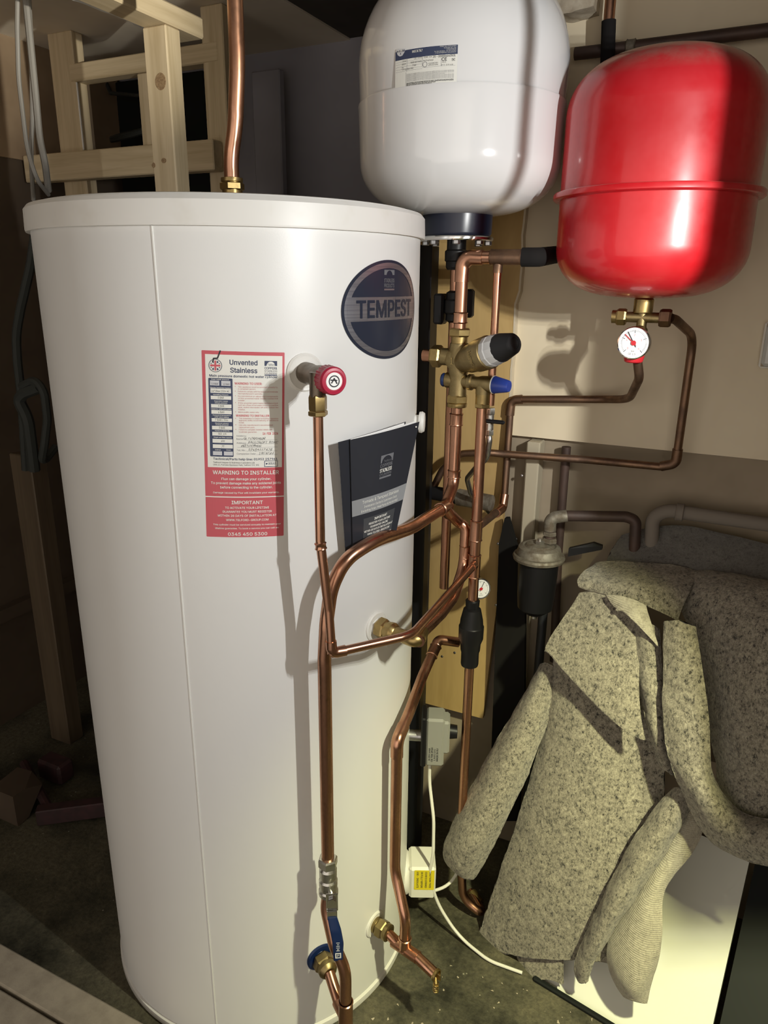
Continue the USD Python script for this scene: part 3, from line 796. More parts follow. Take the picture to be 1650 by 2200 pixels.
t.part('nozzle', lathe(base, up, [(0, 1.545), (0.017, 1.545), (0.020, 1.55), (0.020, 1.560), (0.0225, 1.562), (0.0225, 1.580), (0.019, 1.583), (0.019, 1.599), (0, 1.599)], 28), 'black', 30, 'black threaded coupling')


def ray_wrap(px, py, c, R):
    d = FWD * FPX + RGT * (px - 825.0) - UPV * (py - 1100.0)
    q = EYE[:2] - c
    a, b_, c_ = d[:2] @ d[:2], 2 * d[:2] @ q, q @ q - R * R
    p = EYE + d * (-b_ - sqrt(max(b_ * b_ - 4 * a * c_, 0))) / (2 * a)
    return degrees(atan2(p[1] - c[1], p[0] - c[0])), p[2]


la, lz0 = ray_wrap(850, 108, WC, 0.1925); lb_, lz1 = ray_wrap(981, 182, WC, 0.1925)
_, lzb = ray_wrap(848, 191, WC, 0.1925); _, lzt = ray_wrap(983, 96, WC, 0.1925)
lw = radians(lb_ - la) * 0.1925
lh = (lzt - lz1)
_lw = wrap(WC, 0.1926, (la + lb_) / 2, (lzt + lz1) / 2, 0.0)
lp = Print(lambda v: _lw(v * np.array([1, 1, 0.5])), 0.006)
gx = lambda x: (x - 830) / 1480 * lw
_sl = lambda x, y: y - 115.0 * (1570 - x) / 1480.0
gy = lambda x, y: -(_sl(x, y) - 597) / 975.0 * lh
ty = lambda y: -(y - 597) / 975.0 * lh
lp.rect('paper', gx(90), gx(1570), ty(110), ty(1085), 0.0003)
lp.rect('navy', gx(90), gx(1570), ty(110), ty(332), 0.0005)
lp.poly('pale', Polygon([(gx(x), gy(x, y)) for x, y in ((105, 190), (130, 160), (345, 160), (365, 190), (340, 250), (285, 330), (220, 345), (160, 310))]), 0.0009)
lp.rect('navy', gx(130), gx(345), gy(237, 190), gy(237, 240), 0.0010, 0.0008)
lp.text('white', 'ZILMET', gx(145), gx(330), gy(237, 233), 0.0030, 0.0012, True)
lp.poly('navy', Polygon([(gx(x), gy(x, y)) for x, y in ((235, 255), (250, 280), (235, 305), (220, 280))]), 0.0011)
lp.text('white', 'MADE IN ITALY', gx(540), gx(790), gy(665, 275), 0.0034, 0.0010, True)
for s, x0, y in (('ZILMET SpA 35010 Limena', 1180, 160), ('Via del Santo, 242 - Italy', 1270, 196), ('Limena (Padova)', 1330, 228), ('Tel. 049 8840662 - Fax 049 767321', 1060, 278), ('e-mail: zilmet@zilmet.it  www.zilmet.com', 1080, 312)):
    lp.text('white', s, gx(x0), gx(1535), gy((x0 + 1535) / 2, y), 0.0014, 0.0010)
for s, x0, x1, y, cp in (('-10 / +99\u00b0C', 575, 790, 440, 0.0034), ('YEAR-S.N.', 820, 1015, 425, 0.0030), ('25 - 000004643501', 1035, 1525, 412, 0.0044), ('10 bar', 290, 390, 490, 0.0030), ('0000 80774RD', 505, 770, 535, 0.0034), ('Out Precharge', 810, 1045, 505, 0.0030), ('2019', 275, 375, 570, 0.0034),
        ('3 bar', 550, 650, 608, 0.0034), ('35 L', 275, 330, 650, 0.0030), ('TYP ULTRA-PRO', 275, 575, 695, 0.0032), ('FOR SANITARY', 930, 1150, 575, 0.0026), ('APPLICATIONS', 930, 1150, 618, 0.0026), ('CE', 1230, 1340, 505, 0.0068), ('0036', 1240, 1325, 552, 0.0028), ('PT 0948', 1230, 1480, 615, 0.0026), ('EAC', 1450, 1520, 500, 0.0052)):
    lp.text('black', s, gx(x0), gx(x1), gy((x0 + x1) / 2, y), cp * 0.68, 0.0006, cp > 0.0040)
for y in (505, 560, 625, 690, 745):
    lp.rect('grey', gx(110), gx(790), gy(110, y), gy(110, y - 5), 0.0005)
for x, y0, y1 in ((405, 420, 745), (790, 400, 640), (1215, 430, 640), (385, 760, 1110)):
    lp.rect('grey', gx(x), gx(x + 7), gy(x, y0), gy(x, y1), 0.0005)
lp.rect('grey', gx(790), gx(1530), gy(1160, 640), gy(1160, 635), 0.0005)
lp.poly('grey', Point(gx(855), gy(855, 590)).buffer(0.0040).difference(Point(gx(855), gy(855, 590)).buffer(0.0033)), 0.0009)
for i in range(9):
    lp.text('grey', 'Indications for installation and use must be carried out by qualified personnel in accordance with the rules', gx(405), gx(1505 if i != 3 else 1300), gy(955, 775 + i * 23), 0.0011, 0.0006)
for i, s in enumerate(('Prior to installation check the precharge pressure of the vessel. The safety device must always be fitted', 'Warning: do not expose to direct heat. Read the instructions carefully before starting the installation', 'Not to be refilled with gases other than air or nitrogen', 'Dispose of according to local rules and regulations')):
    lp.text('black', s, gx(405), gx((1500, 1500, 1110, 1020)[i]), gy(955, 1000 + i * 21), 0.0013, 0.0006, True)
b = t.part('data_label', lp.get('paper'), 'label_paper', False, 'white and blue printed data label')
for key, m in (('navy', 'ink_navy'), ('pale', 'ink_pale'), ('white', 'label_paper'), ('black', 'ink_black'), ('grey', 'ink_grey')):
    t.part('label_print', lp.get(key), m, False, None, b)
t.done()
p0 = at(912, 800, Y=1.56)
simple('support_post', box([p0[0] - 0.022, 1.535, 0.0], [p0[0] + 0.020, 1.58, 1.597], 0.003), 'black_pipe', 'black square steel post between the cylinder and the plywood board', 'post')

# ------------------------------------------------------------------ red expansion vessel
RX, RY = at(1428, 250, Y=1.47)[:2]
RR = 0.165
zr = at(1366, 402, Y=RY - RR)[2]
z_top, z_bot = at(1445, 98, Y=RY - 0.04)[2], at(1380, 640, Y=RY)[2]
base = [RX, RY, 0]
t = Thing('heating_expansion_vessel', 'gloss red expansion vessel with a welded rim, hung on the cream wall', 'expansion vessel')
b = t.part('lower_shell', lathe(base, up, [(max(0.0, (RR) * sin(a) ** 0.62), z_bot + 0.085 * (1 - cos(a))) for a in np.linspace(0, pi / 2, 18)] + [(RR, zr - 0.004)], 110), 'red', 40)
t.part('upper_shell', lathe(base, up, [(RR, zr + 0.004)] + [(max(0.0, RR * cos(a) ** 0.62), z_top - 0.095 + 0.095 * sin(a)) for a in np.linspace(0, pi / 2, 18)], 110), 'red', 40)
t.part('rim', lathe(base, up, [(RR - 0.003, zr - 0.006), (RR + 0.009, zr - 0.0055), (RR + 0.012, zr - 0.003), (RR + 0.012, zr + 0.004), (RR + 0.010, zr + 0.0065), (RR - 0.003, zr + 0.007)], 110), 'red', 40, 'welded rim around the middle')
t.part('wall_bracket', box([RX - 0.04, RY + RR - 0.006, zr - 0.05], [RX + 0.04, BW + 0.0, zr + 0.05], 0.003), 'steel')
t.part('neck', lathe([RX, RY, z_bot - 0.016], up, [(0, 0), (0.0125, 0), (0.0135, 0.003), (0.0135, 0.02), (0, 0.02)], 24), 'white_plastic', 30, 'white taped outlet thread')
t.done()
# ------------------------------------------------------------------ red vessel's valve, gauge and pipes
zt = at(1380, 682, Y=RY)[2]
c = np.array([RX, RY, zt])
xa = np.array([1.0, 0, 0])
t = Thing('vessel_valve_set', 'brass tee with a round pressure gauge and red cap under the red vessel', 'valve')
t.part('socket', lathe(c + [0, 0, 0.008], up, [(0, 0), (0.0165, 0), (0.0175, 0.002), (0.0175, 0.024), (0.015, 0.027), (0, 0.027)], 28), 'brass', 30)
t.part('tee_body', join(tube([c - xa * 0.030, c + xa * 0.030], 0.0095, 20), tube([c + [0, 0, 0.012], c - [0, 0, 0.03]], 0.0095, 20)), 'brass_cast', 40)
t.part('compression_nut', join(hexnut(c - xa * 0.046, xa, 0.0155, 0.018), tube([c - xa * 0.054, c - xa * 0.044], 0.012, 20)), 'brass', 25)
t.part('compression_nut', hexnut(c + xa * 0.030, xa, 0.0165, 0.021), 'copper_old', 25)
g = at(1362, 737, Y=RY - 0.055)
gn = norm(EYE + [-0.25, 0.2, 0.0] - g)
t.part('gauge_case', lathe(g - gn * 0.022, gn, [(0, 0), (0.0255, 0), (0.0275, 0.004), (0.0278, 0.018), (0.029, 0.020), (0.029, 0.0245), (0.0272, 0.0258), (0.0262, 0.0235), (0, 0.0235)], 48), 'chrome', 30, 'chrome gauge case')
gx_, gy_, _ = frame(gn)
if gy_[2] < 0:
    gx_, gy_ = -gx_, -gy_
dial = Print(lambda v: g + v[:, :1] * gx_ + v[:, 1:2] * gy_ + (v[:, 2:] + 0.0018) * gn, 1.0)


def make_dial(d, R, a_needle, a_black):
    d.poly('face', Point(0, 0).buffer(R, 24), 0.0002)
    for i in range(41):
        a = radians(225 - i * 270 / 40.0)
        r0 = R * (0.68 if i % 10 == 0 else 0.77)
        d.line('tick', [(r0 * cos(a), r0 * sin(a)), (R * 0.87 * cos(a), R * 0.87 * sin(a))], R * (0.035 if i % 10 == 0 else 0.018), 0.0004)
    for i, s in enumerate(('0', '1', '2', '3', '4')):
        a = radians(225 - i * 67.5)
        d.text('red', s, 0.52 * R * cos(a), 0, 0.52 * R * sin(a) - 0.06 * R, 0.13 * R, 0.0004, align='c')
    d.text('tick', 'bar', -0.10 * R, 0.10 * R, -0.60 * R, 0.11 * R, 0.0004); d.text('tick', 'CE 2.5', -0.28 * R, 0.2 * R, -0.80 * R, 0.12 * R, 0.0004)
    a = radians(a_needle); d.line('needle', [(-0.22 * R * cos(a), -0.22 * R * sin(a)), (0.82 * R * cos(a), 0.82 * R * sin(a))], R * 0.055, 0.0022)
    d.poly('needle', Point(0, 0).buffer(R * 0.17, 12), 0.0026)
    a = radians(a_black); d.line('tick', [(-0.3 * R * cos(a), -0.3 * R * sin(a)), (0.85 * R * cos(a), 0.85 * R * sin(a))], R * 0.06, 0.0012)


make_dial(dial, 0.0262, 138, 122)
b = t.part('dial', dial.get('face'), 'paper', False, 'white dial')
t.part('scale', dial.get('tick'), 'ink_black', False, None, b); t.part('numerals', dial.get('red'), 'ink_red', False, None, b); t.part('needle', dial.get('needle'), 'red_plastic', False, 'red needle', b)
t.part('gauge_stem', tube([c - [0, 0, 0.02], g - gn * 0.016], 0.008, 16), 'brass_cast')
q = at(1361, 775, Y=RY - 0.035)
t.part('valve_cap', lathe(q + [0, 0, 0.016], [0, 0, -1], [(0, 0), (0.019, 0), (0.0185, 0.008), (0.0165, 0.017), (0.014, 0.019), (0, 0.019)], 24), 'red_plastic', 30, 'red plastic cap')
t.part('valve_body', tube([c - [0, 0, 0.022], q + [0, 0, 0.014]], 0.0125, 20), 'brass_cast')
t.done()

P = lambda px, py, y: at(px, py, Y=y)
t = Thing('vessel_feed_pipe', 'dark copper pipe looping from the red vessel tee down and left along the wall', 'pipe')
t.part('pipe_run', tube(rounded([c + xa * 0.05, P(1452, 687, RY + 0.01), P(1490, 722, 1.60), P(1452, 996, 1.632), P(1425, 1003, 1.635), P(1250, 987, 1.635), P(1075, 975, 1.61), P(1046, 972, 1.60), P(985, 975, 1.60), P(950, 1010, 1.60), P(925, 1060, 1.60)], [0.03, 0.05, 0.03, 0.03, 0.1, 0.2, 0.1, 0.05, 0.05]), 0.0085, 16), 'copper_old')
t.part('elbow', tube(rounded([P(1456, 965, 1.628), P(1452, 996, 1.632), P(1420, 1002, 1.635)], 0.016), 0.0105, 16), 'copper_old')
t.done()
t = Thing('gauge_drop_pipe', 'brown copper pipe from the gauge curving left across the cream wall', 'pipe')
t.part('pipe_run', tube(rounded([q - [0, 0, 0.002] + [0.006, 0.01, 0], P(1374, 812, RY - 0.01), P(1352, 858, 1.60), P(1300, 858, 1.645), P(1112, 858, 1.648), P(1098, 862, 1.648), P(1096, 885, 1.648), P(1083, 1075, 1.635), P(1078, 1092, 1.62), P(1032, 1128, 1.415)], [0.05, 0.09, 0.05, 0.05, 0.02, 0.02, 0.05, 0.03]), 0.0085, 16), 'copper_old')
t.part('elbow', tube(rounded([P(1122, 858, 1.648), P(1098, 860, 1.648), P(1095, 892, 1.648)], 0.018), 0.0108, 16), 'copper_old')
t.part('elbow', tube(rounded([P(1084, 1062, 1.636), P(1080, 1092, 1.625), P(1066, 1103, 1.56)], 0.014), 0.0105, 16), 'copper')
t.done()
t = Thing('wall_drop_pipe', 'dark brown upright pipe on the lower wall to the right of the filter', 'pipe')
t.part('pipe_run', tube([P(1217, 960, 1.672), P(1199, 1190, 1.672), P(1190, 1420, 1.672)], 0.0105, 16), 'copper_dark'); t.done()

# ------------------------------------------------------------------ pipes fixed to the plywood
xm, ym = -0.512, 1.40
Zp = lambda py, px=985: at(px, py, Y=ym)[2]
t = Thing('header_pipe', 'copper pipe rising from the brass mixing valve and elbowing right into a lagged run', 'pipe')
ztop = at(1000, 553, Y=ym)[2]
xt0, xt1 = at(1053, 552, Y=ym)[0], at(1122, 552, Y=ym)[0]
R22 = 0.0110
t.part('pipe_run', tube(rounded([[xm, ym, Zp(705)], [xm, ym, ztop], [xt1 - 0.006, ym + 0.005, ztop]], 0.026), 0.0122, 20), 'copper')
t.part('elbow', tube(rounded([[xm, ym, ztop - 0.045], [xm, ym, ztop], [xm + 0.040, ym + 0.002, ztop]], 0.028, 9), 0.0140, 22), 'copper')
t.part('coupling', collar([xm, ym, Zp(695)], up, 0.0138, 0.022), 'copper')
xt = at(1069, 560, Y=ym)[0]
t.part('tee', join(collar([xt0, ym + 0.003, ztop], xa, 0.0142, xt1 - xt0), tube([[xt, ym + 0.004, ztop], [xt, ym + 0.004, ztop - 0.028]], 0.0090, 16)), 'copper_old')
t.part('lagging', tube(rounded([[xt1 - 0.002, ym + 0.006, ztop], [xt1 + 0.030, ym + 0.009, ztop], P(1196, 547, 1.60), P(1225, 547, 1.659), P(1420, 550, 1.659)], [0.08, 0.08, 0.05], 8), 0.0170, 20), 'foam', 35, 'black foam lagging')
t.part('branch_pipe', tube([[xt, ym + 0.004, ztop - 0.020], [xt, ym + 0.004, at(1059, 872, Y=ym)[2]]], 0.0076, 16), 'copper')
t.done()
t = Thing('isolating_valve', 'small plated isolating valve with a black lever and braided hose below it', 'valve')
zi = at(1058, 905, Y=ym)[2]
c2 = np.array([xt, ym + 0.004, zi])
t.part('body', join(hexnut(c2 + [0, 0, 0.012], up, 0.0105, 0.014), tube([c2 - [0, 0, 0.02], c2 + [0, 0, 0.014]], 0.0085, 16), hexnut(c2 - [0, 0, 0.030], up, 0.0100, 0.012)), 'nickel', 25)
t.part('lever', obox(c2 + [0.014, -0.012, 0.001], xa, np.array([0, 1.0, 0]), np.array([0, 0, 1.0]), 0.042, 0.008, 0.008, 0.003), 'black', 20, 'black lever')
t.part('spindle', tube([c2, c2 + [0, -0.013, 0]], 0.005, 12), 'nickel')
hz = tube(rounded([c2 - [0, 0, 0.028], P(1052, 945, ym), P(1046, 985, ym + 0.01), P(1022, 1005, 1.46), P(1003, 1028, 1.50), P(1012, 1062, 1.54), P(1036, 1084, 1.57), P(1048, 1100, 1.60)], 0.04), 0.0058, 12)
t.part('braided_hose', hz, 'steel')
t.done()
t = Thing('vessel_drop_pipe', 'copper pipe dropping behind the mixing valve from the white vessel outlet', 'pipe')
zq = at(950, 1262, Y=WY)[2]
t.part('pipe_run', tube([[WX, WY, 1.546], [WX, WY, zq]], 0.0105, 18), 'copper')
zv = at(975, 660, Y=WY)[2]
t.part('valve_body', lathe([WX, WY, zv - 0.03], up, [(0.0105, 0), (0.017, 0.004), (0.017, 0.016), (0.020, 0.02), (0.020, 0.042), (0.017, 0.046), (0.017, 0.058), (0.0105, 0.062)], 20), 'black', 30, 'black valve body')
t.part('valve_handle', join(obox([WX + 0.032, WY, zv + 0.008], xa, np.array([0, 1.0, 0]), np.array([0, 0, 1.0]), 0.016, 0.02, 0.055, 0.004), tube([[WX, WY, zv], [WX + 0.03, WY, zv]], 0.006, 12), obox([WX - 0.030, WY, zv - 0.004], xa, np.array([0, 1.0, 0]), np.array([0, 0, 1.0]), 0.022, 0.03, 0.06, 0.004)), 'black', 20, 'black handle')
t.done()

# brass mixing valve
zc = Zp(770)
m0 = np.array([xm, ym, zc])
t = Thing('mixing_valve', 'brass pressure control valve with a slanted grey and black adjusting knob', 'valve')
z1, z2, z3, z4 = Zp(705), Zp(722), Zp(735), Zp(745)
t.part('union_nut', join(hexnut([xm, ym, z2 - 0.001], up, 0.0225, z1 - z2 + 0.001), lathe([xm, ym, z3 - 0.002], up, [(0, 0), (0.0165, 0), (0.0165, z2 - z3 + 0.003), (0, z2 - z3 + 0.003)], 28)), 'brass', 25)
zlo = Zp(850)
t.part('body', join(lathe([xm, ym, zlo - 0.004], up, [(0.013, 0), (0.0185, 0.001), (0.0178, 0.02), (0.0186, 0.045), (0.0220, 0.065), (0.0225, 0.085), (0.0186, 0.105), (0.0178, z3 - zlo + 0.002), (0.012, z3 - zlo + 0.004)], 32),
       tube([m0 + [0, 0, 0.002], m0 + [-0.040, 0.0, 0.002]], 0.0172, 24), lathe(m0 + [-0.004, -0.010, -0.002], [0, -1, 0], [(0.0205, 0), (0.0195, 0.006), (0.014, 0.010), (0, 0.011)], 28)), 'brass_cast', 40)
t.part('union_nut', hexnut(m0 + [-0.058, 0, 0.002], xa, 0.0225, 0.022), 'brass', 25)
t.part('stub_pipe', tube([m0 + [-0.076, 0, 0.002], m0 + [-0.054, 0, 0.002]], 0.0125, 20), 'copper', 35, 'cut copper stub')
k0, k1 = P(990, 778, ym), P(1106, 737, ym - 0.075)
kd, kl = norm(k1 - k0), np.linalg.norm(k1 - k0)
t.part('bonnet', lathe(k0, kd, [(0.014, -0.014), (0.021, 0.0), (0.0255, kl * 0.16), (0.0275, kl * 0.19), (0.0295, kl * 0.34), (0.0310, kl * 0.345), (0.0320, kl * 0.55), (0.0300, kl * 0.56), (0, kl * 0.56)], 40), 'brass_cast', 35)
gr = t.part('grey_sleeve', lathe(k0, kd, [(0.0295, kl * 0.555), (0.0300, kl * 0.63), (0.0290, kl * 0.645), (0.0282, kl * 0.72), (0.0270, kl * 0.76), (0, kl * 0.76)], 12), 'grey_plastic', 15, 'light grey sleeve')
t.part('knob', lathe(k0, kd, [(0.0265, kl * 0.755), (0.0268, kl * 0.775), (0.0195, kl * 0.97), (0.0165, kl * 0.995), (0.0105, kl), (0.0100, kl * 0.99), (0.0065, kl * 0.99), (0, kl * 0.99)], 36), 'black_soft', 35, 'black adjusting knob')
bx, by, _ = frame(kd)
inw = norm(EYE - (k0 + kd * kl * 0.4)); sx = norm(np.cross(kd, inw)); sy = norm(np.cross(sx, kd))
bp = Print(lambda v: k0 + kd * kl * (0.415) + kd * (-v[:, 1:2]) + (0.0321 + v[:, 2:]) * (np.cos(v[:, :1] / 0.0321) * sy + np.sin(v[:, :1] / 0.0321) * -sx), 0.004)
bp.text('t', 'CALEFFI', -0.016, 0.016, -0.003, 0.007, 0.0006, True)
t.part('cast_lettering', bp.get('t'), 'brass', False)
l1 = Print(lambda v: m0 + np.column_stack([v[:, 0] - 0.006, np.full(len(v), -0.0235) - v[:, 2], v[:, 1] - 0.010]), 1)
l1.text('t', '1', -0.003, 0.003, 0, 0.013, 0.0002); t.part('cast_lettering', l1.get('t'), 'brass', False)
zr2 = Zp(818)
r0 = np.array([xm, ym, zr2])
t.part('plugged_port', lathe(r0, [-1, 0, 0], [(0.012, 0), (0.0150, 0.010), (0.0155, 0.024), (0.014, 0.026), (0, 0.026)], 26), 'brass_cast', 30)
t.part('blue_plug', lathe(r0 + [-0.025, 0, 0], [-1, 0, 0], [(0.0135, 0), (0.0140, 0.006), (0.012, 0.009), (0, 0.009)], 26), 'navy', 30, 'dark blue plug')
xo = at(1038, 830, Y=ym - 0.01)[0]
rd = norm([1, -0.16, -0.015])
t.part('relief_body', join(lathe(r0, rd, [(0.0115, 0.005), (0.0130, 0.018), (0.0130, 0.024), (0.0160, 0.026), (0.0160, 0.033), (0.0125, 0.035), (0.0125, 0.045), (0.0150, 0.055), (0.0160, 0.070), (0.0160, 0.082), (0, 0.082)], 28), tube([[xo, ym - 0.009, zr2], [xo, ym - 0.009, Zp(845, 1038)]], 0.0148, 26)), 'brass_cast', 35)
t.part('relief_cap', lathe(r0 + rd * 0.080, rd, [(0.0168, 0), (0.0172, 0.003), (0.0165, 0.006), (0.0120, 0.030), (0.0105, 0.0335), (0, 0.034)], 30), 'blue_plastic', 35, 'bright blue relief cap')
t.part('cap_ring', lathe(r0 + rd * 0.0795, rd, [(0.0160, -0.001), (0.0176, 0), (0.0176, 0.0022), (0.016, 0.003)], 30), 'white_plastic', 30)
zn = Zp(868, 1038)
t.part('outlet_nut', join(lathe([xo, ym - 0.009, zn - 0.002], up, [(0.011, 0), (0.0142, 0.001), (0.0142, 0.024), (0.011, 0.025)], 26), hexnut([xo, ym - 0.009, zn - 0.006], up, 0.0165, 0.009)), 'brass', 25)
t.part('union_nut', join(hexnut([xm, ym, zlo - 0.016], up, 0.0225, 0.018), lathe([xm, ym, zlo - 0.024], up, [(0.011, 0), (0.0195, 0.001), (0.0205, 0.004), (0.0205, 0.009), (0.018, 0.010)], 28)), 'brass', 25)
t.done()

# ------------------------------------------------------------------ pipes at the front of the cylinder
zdn = zlo - 0.022
t = Thing('cold_feed_pipe', 'thick copper pipe sweeping from the mixing valve around the cylinder to the blue lever', 'pipe')
j0 = P(957, 1088, 1.345)
bend = [P(885, 1134, 1.165), cy(800, 1163, 0.054), cy(740, 1203, 0.058), cy(711, 1265, 0.056), cy(701, 1340, 0.058)]
path = rounded([[xm, ym, zdn], [xm, ym, Zp(1040)], j0] + bend[:1] + bend[1:], [0.03, 0.05, 0.3, 0.12, 0.12, 0.12][:len(bend) + 1], 9)
v0 = cy(697, 1420, 0.058)
vx, vy = v0[:2]
zval = at(703, 1850, X=vx)[2]
zval = cy(703, 1850, 0.058)[2]
path = np.vstack([path[:-1], rounded([path[-2], path[-1], [vx, vy, v0[2]], [vx, vy, zval]], 0.2)[1:]])
t.part('pipe_run', tube(path, 0.0118, 22), 'copper')
t.part('coupling', collar([xm, ym, Zp(915)], up, 0.0132, 0.026), 'copper')
t.part('coupling', collar([xm, ym, Zp(1028)], up, 0.0130, 0.018), 'copper')
d_ = norm(bend[0] - j0)
t.part('tee', join(collar(j0 - d_ * 0.012, d_, 0.0132, 0.045), tube([j0 + d_ * 0.01, j0 + d_ * 0.01 + norm(P(985, 1122, 1.40) - j0) * 0.03], 0.0125, 18)), 'copper')
e1 = radial(MID[0], MID[1], 0.098)
pb = rounded([j0 + d_ * 0.012, P(985, 1122, 1.40), P(1001, 1132, 1.405), P(997, 1215, 1.40), P(975, 1282, 1.34), P(948, 1318, 1.25), P(905, 1360, 1.125), e1], [0.02, 0.02, 0.06, 0.06, 0.06, 0.03], 7)
t.part('branch_pipe', tube(pb, R22 + 0.0006, 20), 'copper')
t.part('coupling', collar(P(1000, 1200, 1.402), norm(P(1001, 1150, 1.405) - P(1000, 1200, 1.402)), 0.0126, 0.03), 'copper')
t.part('port_elbow', tube(rounded([radial(MID[0], MID[1], 0.066), e1, e1 + norm(P(905, 1360, 1.125) - e1) * 0.036], 0.018, 8), 0.0132, 22), 'brass', 35, 'shiny brass coloured elbow')
n_ = out(MID[0])
t.part('port_nut', join(hexnut(radial(*MID, 0.006), n_, 0.0205, 0.020), lathe(radial(*MID, 0.024), n_, [(0.0165, 0), (0.0170, 0.006), (0.0180, 0.010), (0.0180, 0.016), (0.0150, 0.022), (0.0125, 0.024), (0.0120, 0.050), (0, 0.050)], 26)), 'brass', 25)
t.done()

t = Thing('discharge_pipe', 'thin copper pipe from the crimson knob down the cylinder and across to the tundish', 'pipe')
pa = [radial(PRV[0], cy(683, 872, 0.086)[2], 0.086)]
pa[0] = cy(683, 876, 0.080)
a1, a2, a3 = cy(688, 1165, 0.082), cy(706, 1310, 0.088), cy(713, 1404, 0.094)
b1, b2 = P(885, 1364, 1.04), P(1019, 1214, 1.375)
t.part('pipe_run', tube(rounded([pa[0], a1, a2, a3], [0.06, 0.06]), 0.0076, 16), 'copper')
t.part('pipe_run', tube(rounded([a3, b1, b2], [0.06], 9), 0.0076, 16), 'copper')
dd = norm(b1 - a3)
t.part('elbow', tube(rounded([a3 + norm(a2 - a3) * 0.022, a3, a3 + dd * 0.024], 0.011), 0.0092, 18), 'copper')
t.part('slip_ring', collar(a1, norm(a2 - a1), 0.0085, 0.012), 'copper')
x2, y2 = xo, ym - 0.009
Z2 = lambda py, px: at(px, py, Y=y2)[2]
t.part('riser', tube([[x2, y2, zn], [x2, y2, Z2(1300, 1016)]], R22, 20), 'copper', 35, 'upright copper pipe from the blue relief valve')
t.part('tee', join(collar([x2, y2, Z2(1240, 1018)], up, 0.0128, 0.052), tube([b2, b2 + norm(b1 - b2) * 0.016], 0.0092, 16)), 'copper')
t.part('coupling', collar([x2, y2, Z2(1162, 1024)], up, 0.0128, 0.046), 'copper')
t.done()

t = Thing('relief_valve', 'brown brass relief valve with a ribbed red knob sticking out of the cylinder', 'valve')
n_ = out(PRV[0])
t.part('body', join(lathe(radial(*PRV, 0.0), n_, [(0, 0.003), (0.0165, 0.003), (0.0165, 0.020), (0.0150, 0.026), (0.0160, 0.050), (0.0175, 0.060), (0.0175, 0.082), (0.0150, 0.088), (0, 0.088)], 30), tube([pa[0] + [0, 0, 0.052], pa[0] + [0, 0, 0.012]], 0.0120, 22)), 'brass_dull', 35)
rb = []
kp, kn = radial(PRV[0], PRV[1], 0.086), n_
a = np.arange(96) / 96 * 2 * pi
x, y, d = frame(kn)
rr_ = 0.0205 * (1 + 0.03 * np.sign(np.sin(a * 24)))
V, rings = [], [(0.98, 0), (1.0, 0.003), (0.96, 0.020), (0.0, 0.020)]
V = np.vstack([kp + kn * h + (rr_ * s)[:, None] * (np.cos(a)[:, None] * x + np.sin(a)[:, None] * y) for s, h in rings])
F = []
for i in range(3):
    for j in range(96):
        j2 = (j + 1) % 96
        F += [[i * 96 + j, i * 96 + j2, (i + 1) * 96 + j2], [i * 96 + j, (i + 1) * 96 + j2, (i + 1) * 96 + j]]
kb = t.part('knob', join(trimesh.Trimesh(V, F, process=False), lathe(kp + kn * 0.019, kn, [(0.0205, 0), (0.0205, 0.006), (0.0185, 0.0095), (0.0150, 0.0100), (0.0145, 0.0090), (0, 0.0090)], 40)), 'crimson', 25, 'ribbed crimson knob')
kc = Print(lambda v: kp + kn * (0.0283 + v[:, 2:]) + v[:, :1] * (-x if x[0] < 0 else x) + v[:, 1:2] * np.array([0, 0, 1.0]), 1)
kc.poly('w', Point(0, 0).buffer(0.0125, 16), 0.0001); kc.poly('k', Point(0, 0).buffer(0.0085, 16).difference(Point(0, 0).buffer(0.0068, 16)), 0.0004)
kc.line('k', [(-0.004, -0.002), (0, 0.004), (0.004, -0.003)], 0.002, 0.0004); kc.line('k', [(-0.005, 0.002), (0.004, 0.001)], 0.0018, 0.0004)
t.part('knob_disc', kc.get('w'), 'paper', False, 'white disc', kb); t.part('knob_print', kc.get('k'), 'ink_black', False, None, kb)
t.part('outlet_nut', join(hexnut(pa[0] + [0, 0, -0.006], up, 0.0140, 0.026), hexnut(pa[0] + [0, 0, -0.012], up, 0.0150, 0.008)), 'brass', 25)
t.done()

t = Thing('lever_valve', 'plated ball valve with a long blue lever low on the front copper pipe', 'valve')
vb = np.array([vx, vy, zval])
zb2 = cy(703, 1905, 0.058)[2]
t.part('body', join(hexnut([vx, vy, zval - 0.012], up, 0.0185, 0.020), lathe([vx, vy, zb2 - 0.018], up, [(0.012, 0), (0.0185, 0.002), (0.0185, 0.010), (0.0165, 0.014), (0.0175, 0.024), (0.0175, 0.034), (0.015, 0.038), (0.0165, 0.044), (0.0165, zval - zb2), (0.012, zval - zb2 + 0.008)], 28)), 'nickel', 25)
fwd = norm(np.array([EYE[0] - vx, EYE[1] - vy, 0.0]))
side = norm(np.cross([0, 0, 1.0], fwd))
if side @ RGT < 0:
    side = -side
h0 = np.array([vx, vy, zb2 - 0.004]) + fwd * 0.028 + side * 0.006
t.part('lever_neck', join(obox(h0 + [0, 0, -0.006], side, fwd, np.array([0, 0, 1.0]), 0.022, 0.003, 0.040, 0.001), tube([h0 - fwd * 0.012, h0 + fwd * 0.006], 0.0065, 14), hexnut(h0 + fwd * 0.001, fwd, 0.008, 0.006), obox(h0 + [0, 0, -0.032] + fwd * 0.004, side, fwd, np.array([0, 0, 1.0]), 0.019, 0.004, 0.020, 0.001)), 'chrome', 20)
lg = [h0 + [0, 0, -0.036] + fwd * 0.004, h0 + [0, 0, -0.060] + fwd * 0.012 + side * 0.006, h0 + [0, 0, -0.085] + fwd * 0.016 + side * 0.010, h0 + [0, 0, -0.125] + fwd * 0.016 + side * 0.010]
lg = rounded(lg, 0.04, 5)
V = []
